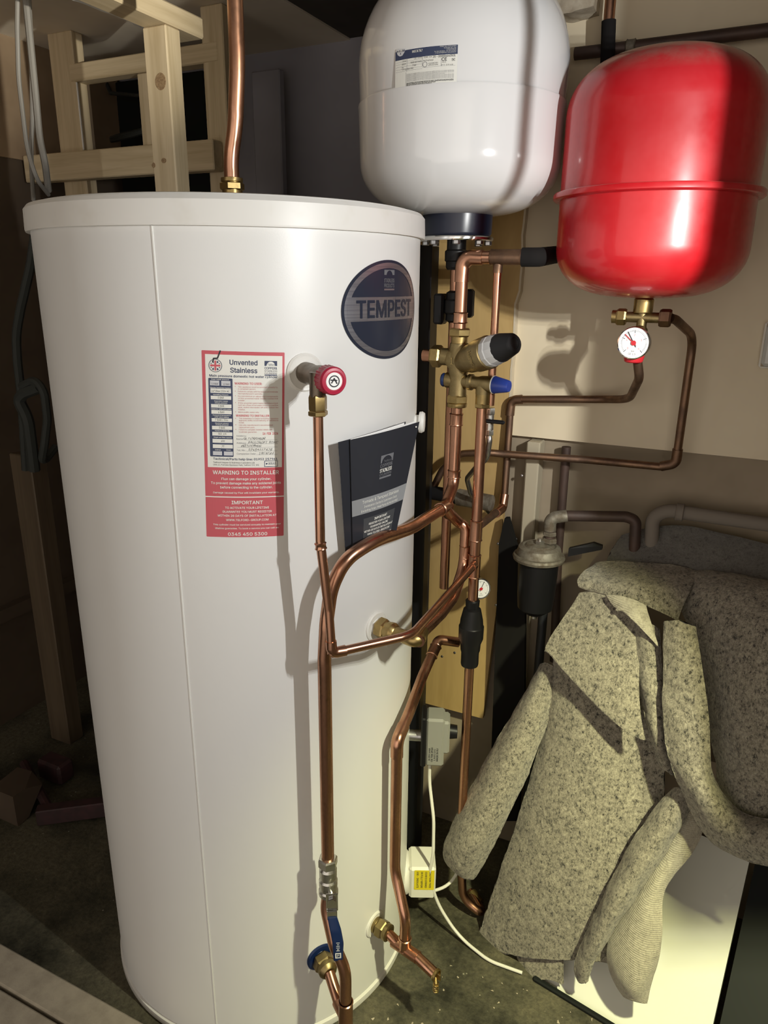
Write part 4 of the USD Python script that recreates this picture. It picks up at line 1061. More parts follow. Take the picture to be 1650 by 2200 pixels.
for i, p in enumerate(lg):
    tt = norm(lg[min(i + 1, len(lg) - 1)] - lg[max(i - 1, 0)]); nn = norm(np.cross(side, tt)); nn = nn if nn @ fwd > 0 else -nn
    wv = 0.0105 if 0 < i < len(lg) - 1 else 0.009
    for a_ in np.arange(16) / 16 * 2 * pi:
        cs, sn = cos(a_), sin(a_)
        V.append(p + side * wv * np.sign(cs) * abs(cs) ** 0.5 + nn * 0.0045 * np.sign(sn) * abs(sn) ** 0.5)
F = []
for i in range(len(lg) - 1):
    for j in range(16):
        F += [[i * 16 + j, i * 16 + (j + 1) % 16, (i + 1) * 16 + (j + 1) % 16], [i * 16 + j, (i + 1) * 16 + (j + 1) % 16, (i + 1) * 16 + j]]
F += [[0, j + 1, j] for j in range(1, 15)] + [[(len(lg) - 1) * 16, (len(lg) - 1) * 16 + j, (len(lg) - 1) * 16 + j + 1] for j in range(1, 15)]
gp = t.part('lever_grip', trimesh.Trimesh(np.array(V), F, process=False), 'navy', 40, 'blue plastic lever sleeve')
e_, s_ = lg[-1], norm(lg[-3] - lg[-1])
lgp = Print(lambda v: e_ + s_ * (v[:, 1:2]) + side * v[:, :1] + np.cross(side, s_) * np.sign(np.cross(side, s_) @ fwd) * (0.0046 + v[:, 2:]), 1)
pr = sbox(-0.0045, 0.008, 0.0045, 0.019).buffer(0.0012)
lgp.poly('p', pr.difference(sbox(-0.0030, 0.0095, 0.0030, 0.0175)), 0.0004)
lgp.text('p', 'P', -0.0018, 0.0018, 0.0105, 0.006, 0.0005, True)
for k_, wd in ((0.024, 0.0065), (0.027, 0.004), (0.031, 0.0065), (0.035, 0.0065), (0.039, 0.004), (0.043, 0.0065)):
    lgp.rect('p', -wd / 2, wd / 2, k_, k_ + 0.0018, 0.0004)
t.part('lever_print', lgp.get('p'), 'ink_pale', False, None, gp)
t.done()

TB = radial(BLU[0], BLU[1] - 0.03, 0.118)
t = Thing('cold_inlet_pipe', 'copper pipe below the blue lever with a tee to the blue collared port', 'pipe')
pp = [[vx, vy, zb2 - 0.016], cy(700, 1950, 0.060), cy(718, 2030, 0.090), cy(742, 2085, 0.112), TB + [0, 0, 0.045], TB - [0, 0, 0.02]]
t.part('pipe_run', tube(rounded(pp, 0.09, 7), R22 + 0.0004, 20), 'copper')
t.part('tee', join(collar(TB + [0, 0, -0.036], up, 0.0140, 0.075), tube([TB - out(BLU[0]) * 0.034, TB], 0.0130, 20)), 'copper')
t.part('branch_pipe', tube([radial(BLU[0], BLU[1], 0.040), TB - out(BLU[0]) * 0.03], R22, 18), 'copper')
n_ = out(BLU[0])
t.part('port_nut', join(hexnut(radial(*BLU, 0.0045), n_, 0.0225, 0.022), lathe(radial(*BLU, 0.024), n_, [(0.018, 0), (0.0195, 0.004), (0.0195, 0.012), (0.0165, 0.017), (0.013, 0.020), (0, 0.020)], 28)), 'brass_cast', 25)
t.part('reducer', lathe(TB + [0, 0, -0.085], up, [(0, 0), (0.0105, 0), (0.0105, 0.030), (0.0135, 0.042), (0.0140, 0.052), (0.0120, 0.053)], 22), 'copper_old')
t.part('drain_cock', join(lathe(TB + [0, 0, -0.070], norm([-0.55, -0.35, -0.6]), [(0.008, 0), (0.011, 0.006), (0.011, 0.020), (0.008, 0.022), (0.009, 0.026), (0.008, 0.030), (0.009, 0.034), (0.0055, 0.040), (0, 0.040)], 18)), 'brass_cast')
t.done()

# lower right port and its pipe
t = Thing('return_pipe', 'copper pipe elbowing down the right edge of the cylinder to a tee with drain cock', 'pipe')
n_ = out(LOW[0])
T0 = radial(LOW[0], LOW[1] - 0.012, 0.082)
top_ = cy(853, 1592, 0.035)
c1_ = np.array([top_[0], top_[1], 0])
zz1, zz2 = cy(853, 1865, 0.035)[2], cy(872, 1940, 0.06)[2]
pp = rounded([P(985, 1380, 1.43), P(942, 1374, 1.40), P(932, 1398, 1.375), P(908, 1452, 1.31), P(880, 1528, 1.20), top_, [top_[0], top_[1], zz1], [T0[0], T0[1], zz2], [T0[0], T0[1], T0[2]]], [0.015, 0.02, 0.1, 0.1, 0.022, 0.06, 0.06], 8)
t.part('pipe_run', tube(pp, R22 + 0.0003, 20), 'copper')
t.part('elbow', tube(rounded([top_ + norm(P(880, 1528, 1.20) - top_) * 0.036, top_, top_ - [0, 0, 0.036]], 0.020, 9), 0.0128, 22), 'copper')
dq = norm(P(932, 1398, 1.375) - P(908, 1452, 1.31))
t.part('coupling', collar(P(927, 1410, 1.36), dq, 0.0125, 0.03), 'copper')
t.part('tee', join(tube([T0 - n_ * 0.030, T0 + n_ * 0.034], 0.0130, 20), collar(T0, up, 0.0130, 0.030)), 'copper')
t.part('branch_pipe', tube([radial(*LOW, 0.03), T0 - n_ * 0.01], R22, 18), 'copper')
t.part('drain_arm', tube([T0 + n_ * 0.03, T0 + n_ * 0.078 + [0, 0, -0.012]], 0.0115, 18), 'copper')
dr = T0 + n_ * 0.080 + [0, 0, -0.013]
sp = np.array([dr + [0.004, -0.008, -0.012 - 0.0205 * k / 60.0] + 0.0045 * np.array([cos(k * 0.42), sin(k * 0.42), 0]) for k in range(61)])
t.part('drain_cock', join(lathe(dr, n_, [(0.0115, -0.004), (0.0135, 0), (0.0135, 0.004), (0.0105, 0.0045), (0.0100, 0.001), (0, 0.001)], 24), obox(dr + n_ * 0.006, n_, np.cross(up, n_), np.array([0, 0, 1.0]), 0.012, 0.004, 0.015, 0.001), tube([dr + [0, 0, -0.006], dr + [0.004, -0.008, -0.014]], 0.004, 10)), 'brass', 25, 'bright brass drain end')
t.part('hose_tail', join(tube(sp, 0.0022, 8), tube([dr + [0.004, -0.008, -0.012], dr + [0.004, -0.008, -0.034]], 0.0042, 12)), 'brass', 35, 'ribbed brass hose tail')
t.part('port_nut', join(lathe(radial(*LOW, 0.0025), n_, [(0.0175, 0), (0.0175, 0.006), (0.016, 0.0075), (0.0175, 0.010)], 26), hexnut(radial(*LOW, 0.010), n_, 0.0205, 0.020), lathe(radial(*LOW, 0.030), n_, [(0.0175, 0), (0.0185, 0.003), (0.0185, 0.009), (0.0150, 0.011), (0, 0.011)], 26)), 'brass_cast', 25)
t.done()

# pipe from the lid
t = Thing('hot_outlet_pipe', 'upright copper pipe rising from the lid of the cylinder', 'pipe')
o0 = np.array([CX, CY, ZT + 0.006])
t.part('pipe_run', tube(rounded([o0 + [0, 0, 0.040], o0 + [0, 0, 0.09], at(506, 270, Y=CY), at(510, 130, Y=CY), np.append(at(507, 0, Y=CY)[:2], 2.238)], 0.5, 6), 0.0138, 22), 'copper')
t.part('fitting', join(hexnut(o0 + [0, 0, 0.036], up, 0.0225, 0.014), lathe(o0, up, [(0, 0), (0.026, 0), (0.026, 0.003), (0.0185, 0.004), (0.0185, 0.050), (0.0200, 0.051), (0.0200, 0.057), (0.0145, 0.058)], 26)), 'brass', 25)
t.done()

# ------------------------------------------------------------------ tundish and the pipe under it
t = Thing('tundish', 'black plastic tundish on the upright pipe in front of the plywood', 'tundish')
zt0, zt1 = Z2(1288, 1016), Z2(1428, 1007)
Lh = zt0 - zt1
t.part('cup', lathe([x2, y2, zt1], up, [(0, 0), (0.0185, 0), (0.0195, 0.004), (0.0195, Lh * 0.20), (0.0215, Lh * 0.24), (0.0225, Lh * 0.34), (0.0270, Lh * 0.42), (0.0275, Lh * 0.60), (0.0255, Lh * 0.62), (0.0245, Lh * 0.70), (0.0190, Lh * 0.86), (0.0145, Lh * 0.88), (0.0155, Lh * 0.985), (0.0135, Lh), (0, Lh)], 36), 'black', 30)
t.part('drain_pipe', tube(rounded([[x2, y2, zt1 + 0.002], [x2, y2, 0.20], [x2 + 0.01, y2 + 0.01, 0.05], [x2 + 0.075, y2 + 0.012, 0.014], at(1010, 1915, Z=0.02)], 0.05), 0.0105, 18), 'copper', 35, 'copper drain pipe running down to the floor')
pe = at(1014, 1918, Z=0.02)
t.part('pipe_end', tube([pe, pe + norm(at(1030, 1940, Z=0.014) - pe) * 0.035], 0.0128, 18), 'brass')
t.done()

# ------------------------------------------------------------------ small gauge on the plywood
g2 = P(1033, 1265, 1.55)
n2 = norm(EYE + [0.9, 0, -0.2] - g2)
t = Thing('manometer', 'small white faced pressure gauge half hidden behind the upright copper pipe', 'gauge')
t.part('case', lathe(g2 - n2 * 0.02, n2, [(0, 0), (0.024, 0), (0.025, 0.003), (0.025, 0.020), (0.0235, 0.022), (0.0225, 0.0195), (0, 0.0195)], 36), 'steel', 30)
gx2, gy2, _ = frame(n2)
if gy2[2] < 0:
    gx2, gy2 = -gx2, -gy2
d2 = Print(lambda v: g2 + v[:, :1] * gx2 + v[:, 1:2] * gy2 + (v[:, 2:] + 0.0002) * n2, 1.0)
make_dial(d2, 0.0215, 200, 60)
b = t.part('dial', d2.get('face'), 'paper', False, 'white dial')
t.part('scale', d2.get('tick'), 'ink_black', False, None, b); t.part('needle', d2.get('needle'), 'red_plastic', False, 'red needle', b)
t.part('stem', tube([g2 - n2 * 0.018, g2 + [-0.03, 0.09, -0.02]], 0.006, 12), 'brass_cast')
t.done()

# dirty lagged pipe behind the upright pipes
t = Thing('lagged_pipe', 'dirty grey wrapped pipe end crossing the plywood behind the copper pipes', 'pipe')
t.part('pipe_run', tube([P(880, 1050, 1.60), P(1052, 1080, 1.58)], 0.017, 18), 'foam', 35, 'black lagging')
t.part('wrap', tube([P(985, 1068, 1.588), P(1056, 1081, 1.578)], np.array([0.0205, 0.0195]), 18), 'tin', 35, 'torn silvery wrap')
t.part('wrap', tube([P(895, 1052, 1.598), P(925, 1058, 1.595)], np.array([0.0195, 0.0185]), 18), 'tin')
t.done()
# ------------------------------------------------------------------ instruction booklet hung on the cylinder
t = Thing('instruction_booklet', 'dark instruction booklet with a grey band leaning open against the cylinder', 'booklet')
bTL, bBL = cy(752, 945, 0.027), cy(758, 1190, 0.024)
bTR = at(901, 906, Y=1.165); bBR = at(858, 1160, Y=1.09)


def bmap(v, back=0.0):
    """u 0..1 along the cover from the spine, v 0..1 up from the foot"""
    u, w, h = v[:, :1], v[:, 1:2], v[:, 2:]
    L, R = bBL + (bTL - bBL) * w, bBR + (bTR - bBR) * w
    p = L + (R - L) * u
    nn = np.cross(bTR - bTL, bTL - bBL); nn = nn / np.linalg.norm(nn)
    if nn @ (EYE - bTL) < 0:
        nn = -nn
    bow = (0.005 * np.sin(pi * np.clip(u, 0, 1)) - 0.012 * u * (1 - w))
    return p + nn * (h + bow)


def cover(h, th, u0=0.0, u1=1.0, v0=0.0, v1=1.0, f=None, n=16):
    us, vs = np.linspace(u0, u1, n), np.linspace(v0, v1, 8)
    U, Vv = np.meshgrid(us, vs)
    base_ = np.column_stack([U.ravel(), Vv.ravel(), np.zeros(U.size)])
    hh = h if f is None else h + f(base_[:, 0], base_[:, 1])
    A1 = base_.copy(); A1[:, 2] = hh + th / 2
    B1 = base_.copy(); B1[:, 2] = hh - th / 2
    I = np.arange(U.size).reshape(U.shape)
    q = np.stack([I[:-1, :-1], I[:-1, 1:], I[1:, 1:], I[1:, :-1]], -1).reshape(-1, 4)
    rim_ = np.concatenate([I[0, :-1], I[:-1, -1], I[-1, :0:-1], I[:0:-1, 0]])
    r2 = np.roll(rim_, -1)
    o = U.size
    Q = np.vstack([q, q[:, ::-1] + o, np.stack([r2, rim_, rim_ + o, r2 + o], -1)])
    return trimesh.Trimesh(np.vstack([bmap(A1), bmap(B1)]), np.vstack([Q[:, [0, 1, 2]], Q[:, [0, 2, 3]]]), process=False)


fan = lambda k: (lambda u, v: -k * np.sin(np.clip(u, 0, 1) * pi / 2) * (0.35 + 0.65 * v))
t.part('front_cover', cover(0.0, 0.0007), 'booklet', 40)
for i, k in enumerate((0.0035, 0.0065, 0.0095)):
    t.part('page', cover(-0.0010 - 0.0004 * i, 0.0005, 0.02, 0.985, 0.012, 0.995, fan(k)), 'paper', 40)
t.part('page', cover(-0.0028, 0.0005, 0.02, 0.86, 0.02, 1.0, fan(0.0150)), 'paper', 40)
t.part('back_cover', cover(-0.0034, 0.0007, -0.14, 0.90, 0.0, 1.0, fan(0.0170)), 'booklet', 40)
bk = Print(lambda v: bmap(v), 0.06)
bk.rect('band', 0.0, 1.0, 0.335, 0.475, 0.0007)
bk.rect('panel', 0.20, 0.83, 0.0, 0.29, 0.0007)
for s, u0, u1, v, cp, bd_ in (('Tornado & Tempest Stainless', 0.17, 0.84, 0.427, 0.026, False), ('Installation Guide & Customers Copy', 0.20, 0.82, 0.388, 0.019, False), ('(including Solar, Heat Pump & Horizontal)', 0.15, 0.85, 0.352, 0.019, False), ('IMPORTANT', 0.40, 0.66, 0.255, 0.020, True), ('REGISTER YOUR LIFETIME', 0.30, 0.74, 0.223, 0.017, True),
        ('GUARANTEE ONLINE', 0.33, 0.70, 0.193, 0.017, True), ('WITHIN 28 DAYS OF INSTALLATION AT', 0.215, 0.82, 0.163, 0.017, True), ('WWW.TELFORD-GROUP.COM', 0.28, 0.76, 0.133, 0.017, True), ('Should you wish to book your annual service', 0.215, 0.82, 0.098, 0.014, False), ('please contact CMS Service Dept on', 0.22, 0.78, 0.070, 0.014, False)):
    bk.text('white', s, u0, u1, v, cp, 0.0012, bd_)
bk.text('white', 'STAINLESS', 0.43, 0.63, 0.655, 0.030, 0.0009, True)
bk.text('logo', 'COPPER&', 0.43, 0.63, 0.697, 0.028, 0.0009, True); bk.text('logo', 'Telford', 0.48, 0.60, 0.738, 0.018, 0.0009); bk.text('logo', 'CYLINDERS', 0.43, 0.63, 0.625, 0.020, 0.0009, True)
bk.rect('logo', 0.43, 0.63, 0.600, 0.616, 0.0009)
bk.poly('logo', sbox(0.43, 0.735, 0.63, 0.80).difference(affinity.scale(Point(0.53, 0.735).buffer(1, 20), 0.08, 0.055)), 0.0009)
t.part('cover_band', bk.get('band'), 'booklet_band', False, 'grey title band'); t.part('cover_panel', bk.get('panel'), 'booklet_grey', False)
t.part('lettering', bk.get('white'), 'label_paper', False); t.part('emblem', bk.get('logo'), 'logo_grey', False)
bs = radial(BOSS[0], BOSS[1], 0.008)
t.part('cord', tube(rounded([bs + [0, 0, 0.012], bs + [-0.012, -0.006, 0.010], bs + [-0.014, -0.012, -0.02], bmap(np.array([[0.93, 0.97, 0.004]]))[0]], 0.02), 0.0014, 8), 'cable', 35, 'thin white cord')
t.done()

# ------------------------------------------------------------------ grey control box with its cable, white heater box
t = Thing('control_box', 'grey thermostat box on a stub beside the cylinder with a white cable below', 'control box')
bc = P(931, 1582, 1.36)
ax = norm([0.80, -0.60, 0.0]); ax = norm([0.93, 0.36, 0.0]); ay = np.array([-ax[1], ax[0], 0]); az = np.array([0, 0, 1.0])
t.part('cover', join(obox(bc + ax * 0.004, ax, ay, az, 0.042, 0.056, 0.124, 0.005), obox(bc + ax * 0.022 + az * 0.012, ax, ay, az, 0.030, 0.048, 0.085, 0.005)), 'housing', 25, 'light grey cover')
t.part('back_plate', obox(bc - ax * 0.022, ax, ay, az, 0.012, 0.060, 0.128, 0.003), 'black', 25, 'black back plate')
t.part('knob', lathe(bc + ax * 0.036 + az * 0.016, ax, [(0, 0), (0.017, 0), (0.015, 0.018), (0, 0.019)], 24), 'black', 30, 'black knob')
t.part('stub', tube([bc - ax * 0.065, bc - ax * 0.026], 0.013, 20), 'steel')
t.part('gland', lathe(bc - az * 0.060 - ax * 0.006, -az, [(0.010, 0), (0.008, 0.010), (0.005, 0.012), (0, 0.012)], 18), 'black')
cp_ = Print(lambda v: bc + ax * 0.004 - ay * (0.0283 + v[:, 2:]) + ax * v[:, :1] + az * v[:, 1:2], 1)
for i, (u, a_, b__) in enumerate(((-0.010, -0.045, -0.012), (-0.004, -0.048, -0.010), (0.002, -0.044, -0.014), (0.008, -0.046, -0.012))):
    V, F = text_flat(('24 250V 16(4)A', 'CE T85 IP40', 'L N E 1 2 C', 'MADE IN EU')[i], True)
    V[:, 0] *= (b__ - a_) / V[:, 0].max(); V[:, 1] *= 0.0036
    cp_._add('t', np.column_stack([u - V[:, 1], a_ + V[:, 0], np.full(len(V), 0.0004)]), F)
t.part('print', cp_.get('t'), 'ink_black', False)
t.done()
c0_ = bc - az * 0.071 - ax * 0.006
floor_pts = [at(985, 2012, Z=0.012), at(1050, 2064, Z=0.006), at(1122, 2090, Z=0.006)]
cab = rounded([c0_, c0_ - [0, 0, 0.05], P(932, 1760, 1.33), P(931, 1830, 1.32), P(922, 1885, 1.32), P(942, 1945, 1.33)] + floor_pts, 0.12, 6)
simple('power_cable', tube(cab, 0.0038, 10), 'cable', 'white power cable from the grey box curving down to the floor and the felt', 'cable')
t = Thing('heater_box', 'white immersion heater cover with a yellow warning label low beside the cylinder', 'heater cover')
hc = P(906, 1873, 1.345)
hx = norm([0.90, 0.43, 0]); hy = np.array([-hx[1], hx[0], 0])
t.part('cover', obox(hc, hx, hy, az, 0.064, 0.078, 0.092, 0.006), 'white_plastic', 25)
t.part('flange', lathe(hc - hx * 0.046, hx, [(0, 0), (0.050, 0), (0.050, 0.010), (0.046, 0.014), (0, 0.014)], 36), 'lid', 30, 'cream mounting ring')
yp = Print(lambda v: hc - hy * (0.0393 + v[:, 2:]) + hx * v[:, :1] + az * v[:, 1:2], 1)
yp.rect('y', -0.020, 0.028, -0.016, 0.042, 0.0003, 0.002)
for i, s in enumerate(('CAUTION THIS', 'COVER IS SCREWED', 'ON FULLY BEFORE', 'USE - INSULATE')):
    V, F = text_flat(s, True)
    V[:, 0] *= 0.048 / V[:, 0].max(); V[:, 1] *= 0.0042
    yp._add('k', np.column_stack([0.020 - i * 0.010 + V[:, 1] - 0.004, 0.038 - V[:, 0], np.full(len(V), 0.0006)]), F)
b = t.part('caution_label', yp.get('y'), 'yellow', False, 'yellow caution label'); t.part('lettering', yp.get('k'), 'ink_black', False, None, b)
t.done()
simple('heater_flex', tube(rounded([hc + [0, 0, -0.045], P(920, 1918, 1.33), P(965, 1903, 1.36), P(990, 1862, 1.40), P(985, 1800, 1.44)], 0.08, 6), 0.0038, 10), 'cable', 'pale flex looping on the floor behind the white heater box', 'cable')

# ------------------------------------------------------------------ filter on the lower wall
fx, fy = P(1158, 1190, 1.56)[:2]
zf = at(1158, 1192, Y=1.56)[2]
zfb = at(1150, 1318, Y=1.56)[2]
t = Thing('magnetic_filter', 'black filter canister with a dusty domed metal lid on the lower wall', 'filter')
fb = [fx, fy, 0]
t.part('canister', lathe(fb, up, [(0, zfb), (0.020, zfb), (0.024, zfb + 0.004), (0.040, zfb + 0.016), (0.043, zfb + 0.05), (0.046, zf - 0.012), (0, zf - 0.012)], 40), 'black', 30)
t.part('rim', lathe(fb, up, [(0.040, zf - 0.013), (0.057, zf - 0.010), (0.059, zf - 0.004), (0.057, zf + 0.001), (0.045, zf + 0.003)], 40), 'tin', 30)
t.part('lid', lathe(fb, up, [(0.051, zf), (0.051, zf + 0.006), (0.047, zf + 0.019), (0.038, zf + 0.024), (0.034, zf + 0.022), (0.029, zf + 0.026), (0.020, zf + 0.027), (0, zf + 0.027)], 40), 'tin', 30, 'dusty domed lid')
t.part('vent_screw', join(hexnut([fx, fy, zf + 0.026], up, 0.011, 0.009), lathe([fx, fy, zf + 0.034], up, [(0, 0), (0.006, 0), (0.006, 0.006), (0, 0.006)], 12)), 'nickel', 25)
t.part('drain_nipple', tube([[fx, fy, zfb + 0.002], [fx, fy, zfb - 0.012]], 0.007, 12), 'nickel')
t.part('outlet_pipe', tube([[fx + 0.014, fy + 0.03, zfb + 0.02], [fx + 0.012, fy + 0.03, 0.02]], 0.011, 16), 'black_pipe')
t.done()
t = Thing('filter_pipe', 'brown elbowed pipe from the filter running right along the lower wall', 'pipe')
t.part('pipe_run', tube(rounded([P(1180, 1166, 1.575), P(1182, 1118, 1.58), P(1205, 1108, 1.59), P(1345, 1110, 1.62), P(1366, 1118, 1.62), P(1362, 1200, 1.62)], [0.03, 0.03, 0.03, 0.03], 8), 0.0122, 18), 'copper_dark')
t.part('elbow', tube(rounded([P(1181, 1140, 1.578), P(1182, 1113, 1.58), P(1218, 1108, 1.592)], 0.03, 8), 0.0140, 18), 'tin', 35, 'dusty elbow')
t.part('union_nut', join(hexnut(P(1180, 1166, 1.575), up, 0.0175, 0.012), hexnut(P(1180, 1156, 1.575) + [0, 0, 0.006], up, 0.0160, 0.010)), 'tin', 20)
t.done()
t = Thing('valve_lever', 'flat black lever of the filter valve pointing right', 'lever')
a_, b__ = P(1222, 1186, 1.58), P(1294, 1178, 1.60)
t.part('lever', hull(np.vstack([[a_ + [0, s1, s2] for s1 in (-0.006, 0.006) for s2 in (-0.009, 0.010)], [b__ + [-0.02, s1, s2] for s1 in (-0.006, 0.006) for s2 in (-0.008, 0.011)], [b__ + [0, s1, s2] for s1 in (-0.005, 0.005) for s2 in (-0.002, 0.007)]])), 'black', 25); t.done()
t = Thing('lagged_wall_pipe', 'grey lagged pipe bending along the lower wall above the felt', 'pipe')
t.part('pipe_run', tube(rounded([P(1398, 1200, 1.63), P(1402, 1112, 1.635), P(1432, 1096, 1.64), P(1700, 1134, 1.645)], [0.05, 0.05], 8), 0.0150, 16), 'lag_grey')
t.part('pipe_clip', collar(P(1452, 1099, 1.64), norm(P(1700, 1134, 1.645) - P(1432, 1096, 1.64)), 0.0185, 0.016), 'lag_grey')
t.done()
# dark leaning board between the plywood and the filter
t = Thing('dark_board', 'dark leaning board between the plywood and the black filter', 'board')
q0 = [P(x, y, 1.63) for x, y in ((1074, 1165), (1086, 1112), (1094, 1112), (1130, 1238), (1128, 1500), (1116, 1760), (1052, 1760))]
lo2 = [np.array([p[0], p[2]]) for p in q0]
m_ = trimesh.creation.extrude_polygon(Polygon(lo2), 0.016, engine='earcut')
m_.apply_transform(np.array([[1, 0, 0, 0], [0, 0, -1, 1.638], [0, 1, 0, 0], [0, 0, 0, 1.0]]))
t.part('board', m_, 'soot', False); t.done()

# ------------------------------------------------------------------ pipes and box at the top right
t = Thing('ceiling_drop_pipe', 'dark lagged upright pipe between the two vessels with a brass coloured top', 'pipe')
t.part('lagging', tube([P(1303, 190, 1.63), P(1308, 45, 1.63)], 0.0135, 16), 'foam')
t.part('pipe_run', tube([P(1308, 47, 1.63), np.append(P(1312, -30, 1.63)[:2], 2.24)], 0.0105, 16), 'copper')
t.done()
t = Thing('high_wall_pipe', 'dark red brown pipe running level along the wall above the red vessel', 'pipe')
t.part('pipe_run', tube([P(1235, 116, 1.645), P(1335, 104, 1.645), P(1720, 56, 1.645)], 0.0115, 16), 'copper_dark')
t.part('pipe_clip', collar(P(1345, 103, 1.645), norm(P(1720, 56, 1.645) - P(1335, 104, 1.645)), 0.0135, 0.018), 'tin')
t.done()
sb = P(1668, 742, 1.668)
t = Thing('switch_box', 'pale plastic box with a white edge at the right edge of the wall', 'box')
t.part('box', box(sb - [0.022, 0.012, 0.041], sb + [0.06, 0.012, 0.041], 0.006), 'socket', 25)
t.part('rim', box(sb - [0.026, 0.008, 0.045], sb + [0.064, 0.002, 0.045], 0.004).difference(box(sb - [0.0225, 0.1, 0.0415], sb + [0.0605, 0.1, 0.0415], 0.0), engine='manifold'), 'white_plastic', 20)
t.done()

# ------------------------------------------------------------------ timber frame and left side
def timber(name, label, pieces):
    t = Thing(name, label, 'timber')
    for nm, m_, w_, knots in pieces:
        b_ = t.part(nm, m_, w_, 20)
        for k in knots:
            t.part('knot', k, 'knot', 20, None, b_)
    t.done()


yp_ = 1.47
px0, px1 = at(320, 250, Y=yp_)[0], at(369, 250, Y=yp_)[0]
yb_ = at(399, 250, X=px1)[1]
kn = []
for (kx, ky, rx, rz) in ((345, 175, 0.017, 0.019), (352, 345, 0.008, 0.006), (330, 355, 0.006, 0.006)):
    p = at(kx, ky, Y=yp_)
    m_ = lathe(p + [0, 0.001, 0], [0, -1, 0], [(1, 0), (0.9, 0.0016), (0, 0.0017)], 18)
    v = np.array(m_.vertices); v[:, 0] = p[0] + (v[:, 0] - p[0]) * rx; v[:, 2] = p[2] + (v[:, 2] - p[2]) * rz; m_.vertices = v
    kn.append(m_)
zbm = at(350, 50, Y=yp_)[2]
timber('frame_post', 'pale pine post with knots standing behind the cylinder under the beam', [('post', box([px0, yp_, 0.0], [px1, yb_, zbm - 0.001], 0.003), 'pine_z', kn)])
YE = 1.60
bx0, bx1 = px0 - 0.002, at(440, 95, Y=YE)[0]
zb1 = at(440, 38, Y=YE)[2]
timber('frame_beam', 'thick pine beam lying on top of the knotty post', [('beam', box([bx0, 0.15, zbm], [bx1, YE, zb1], 0.004), 'pine_y', [])])
t = Thing('torn_plaster_strip', 'ragged white plaster edge along the underside of the pine beam', 'plaster')
ys = np.linspace(0.9, 1.50, 40)
rag = [(y, 0.010 + 0.012 * meshkit.noise(np.array([[y * 40, 0, 0]]), 9)[0]) for y in ys]
m_ = trimesh.creation.extrude_polygon(Polygon([(ys[0], 0), (ys[-1], 0)] + [(y, w_) for y, w_ in rag[::-1]]), 0.008, engine='earcut')
v = np.array(m_.vertices); m_.vertices = np.column_stack([bx0 - 0.002 - v[:, 1], v[:, 0], zbm + 0.006 + v[:, 2]])
m_.fix_normals()
t.part('strip', m_, 'paper', False); t.done()
YF = 1.87
A3 = lambda x, y: at(x, y, Y=YF)
zr0, zr1 = A3(250, 163)[2], A3(250, 122)[2]
zm0, zm1 = A3(200, 388)[2], A3(200, 328)[2]
x_l = -2.185
xa0, xa1 = A3(126, 300)[0], A3(176, 300)[0]
xb0, xb1 = A3(304, 300)[0], A3(345, 300)[0]
xc0, xc1 = A3(445, 300)[0], A3(478, 300)[0]
timber('frame_rail', 'upper pine rail of the back timber frame', [('rail', box([xa1 - 0.02, YF - 0.002, zr0], [xc1, YF + 0.045, zr1], 0.003), 'pine_x', [])])
timber('frame_rail', 'middle pine rail of the back timber frame just above the cylinder lid', [('rail', box([x_l, YF - 0.045, zm0], [xc1, YF - 0.001, zm1], 0.003), 'pine_x', [])])
timber('frame_stud', 'pine stud of the back frame nearest the side wall', [('stud', box([xa0, YF, 0], [xa1, YF + 0.045, zr1 + 0.09], 0.003), 'pine_z', [])])
timber('frame_stud', 'pine stud of the back frame half hidden by the knotty post', [('stud', box([xb0, YF + 0.002, zm1 + 0.001], [xb1, YF + 0.047, zr0 - 0.001], 0.003), 'pine_z', [])])
timber('frame_stud', 'dim stud of the back frame just left of the upright copper pipe', [('stud', box([xc0, YF, 0], [xc1 + 0.02, YF + 0.045, 2.234], 0.003), 'pine_z', [])])
pw = at(175, 200, Y=YF + 0.05)
t = Thing('white_trim_strip', 'thin bright strip along the edge of the left frame opening', 'strip')
t.part('strip', box([xa1 + 0.0005, YF - 0.001, zm1 + 0.01], [xa1 + 0.004, YF + 0.003, zr0 - 0.002]), 'paper', False); t.done()
lp0, lp1 = at(84, 1200, Y=1.465)[0], at(120, 1200, Y=1.465)[0]
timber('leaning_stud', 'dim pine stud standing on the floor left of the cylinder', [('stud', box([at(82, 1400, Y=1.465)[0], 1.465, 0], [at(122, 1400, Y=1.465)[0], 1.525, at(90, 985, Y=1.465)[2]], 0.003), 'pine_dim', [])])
structure('trim_5', box([at(545, 300, Y=2.2)[0], 2.2, 0.0], [at(604, 300, Y=2.2)[0], 2.23, at(570, 150, Y=2.2)[2]], 0.004), 'dark_wall', 'dark grey panel standing against the deep back wall right of the copper pipe')
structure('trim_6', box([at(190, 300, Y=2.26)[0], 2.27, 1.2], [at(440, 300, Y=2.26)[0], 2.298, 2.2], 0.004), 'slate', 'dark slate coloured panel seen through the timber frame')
coil = []
for k in range(90):
    a_ = k / 90 * 2 * pi * 3
    c_ = at(285, 292, Y=2.14)
    coil.append(c_ + np.array([0.085 * cos(a_), 0.05 * sin(a_), 0.020 * sin(a_ * 1.0 + 0.4) + 0.004 * k / 30]))
coil.append(coil[-1] + [-0.02, 0, 0.10]); coil.append(at(238, 200, Y=2.2)); coil.append(at(225, 170, Y=2.25))
simple('cable_coil', tube(np.array(coil), 0.007, 8), 'old_green', 'dark coil of cable hanging behind the timber frame opening', 'cable')
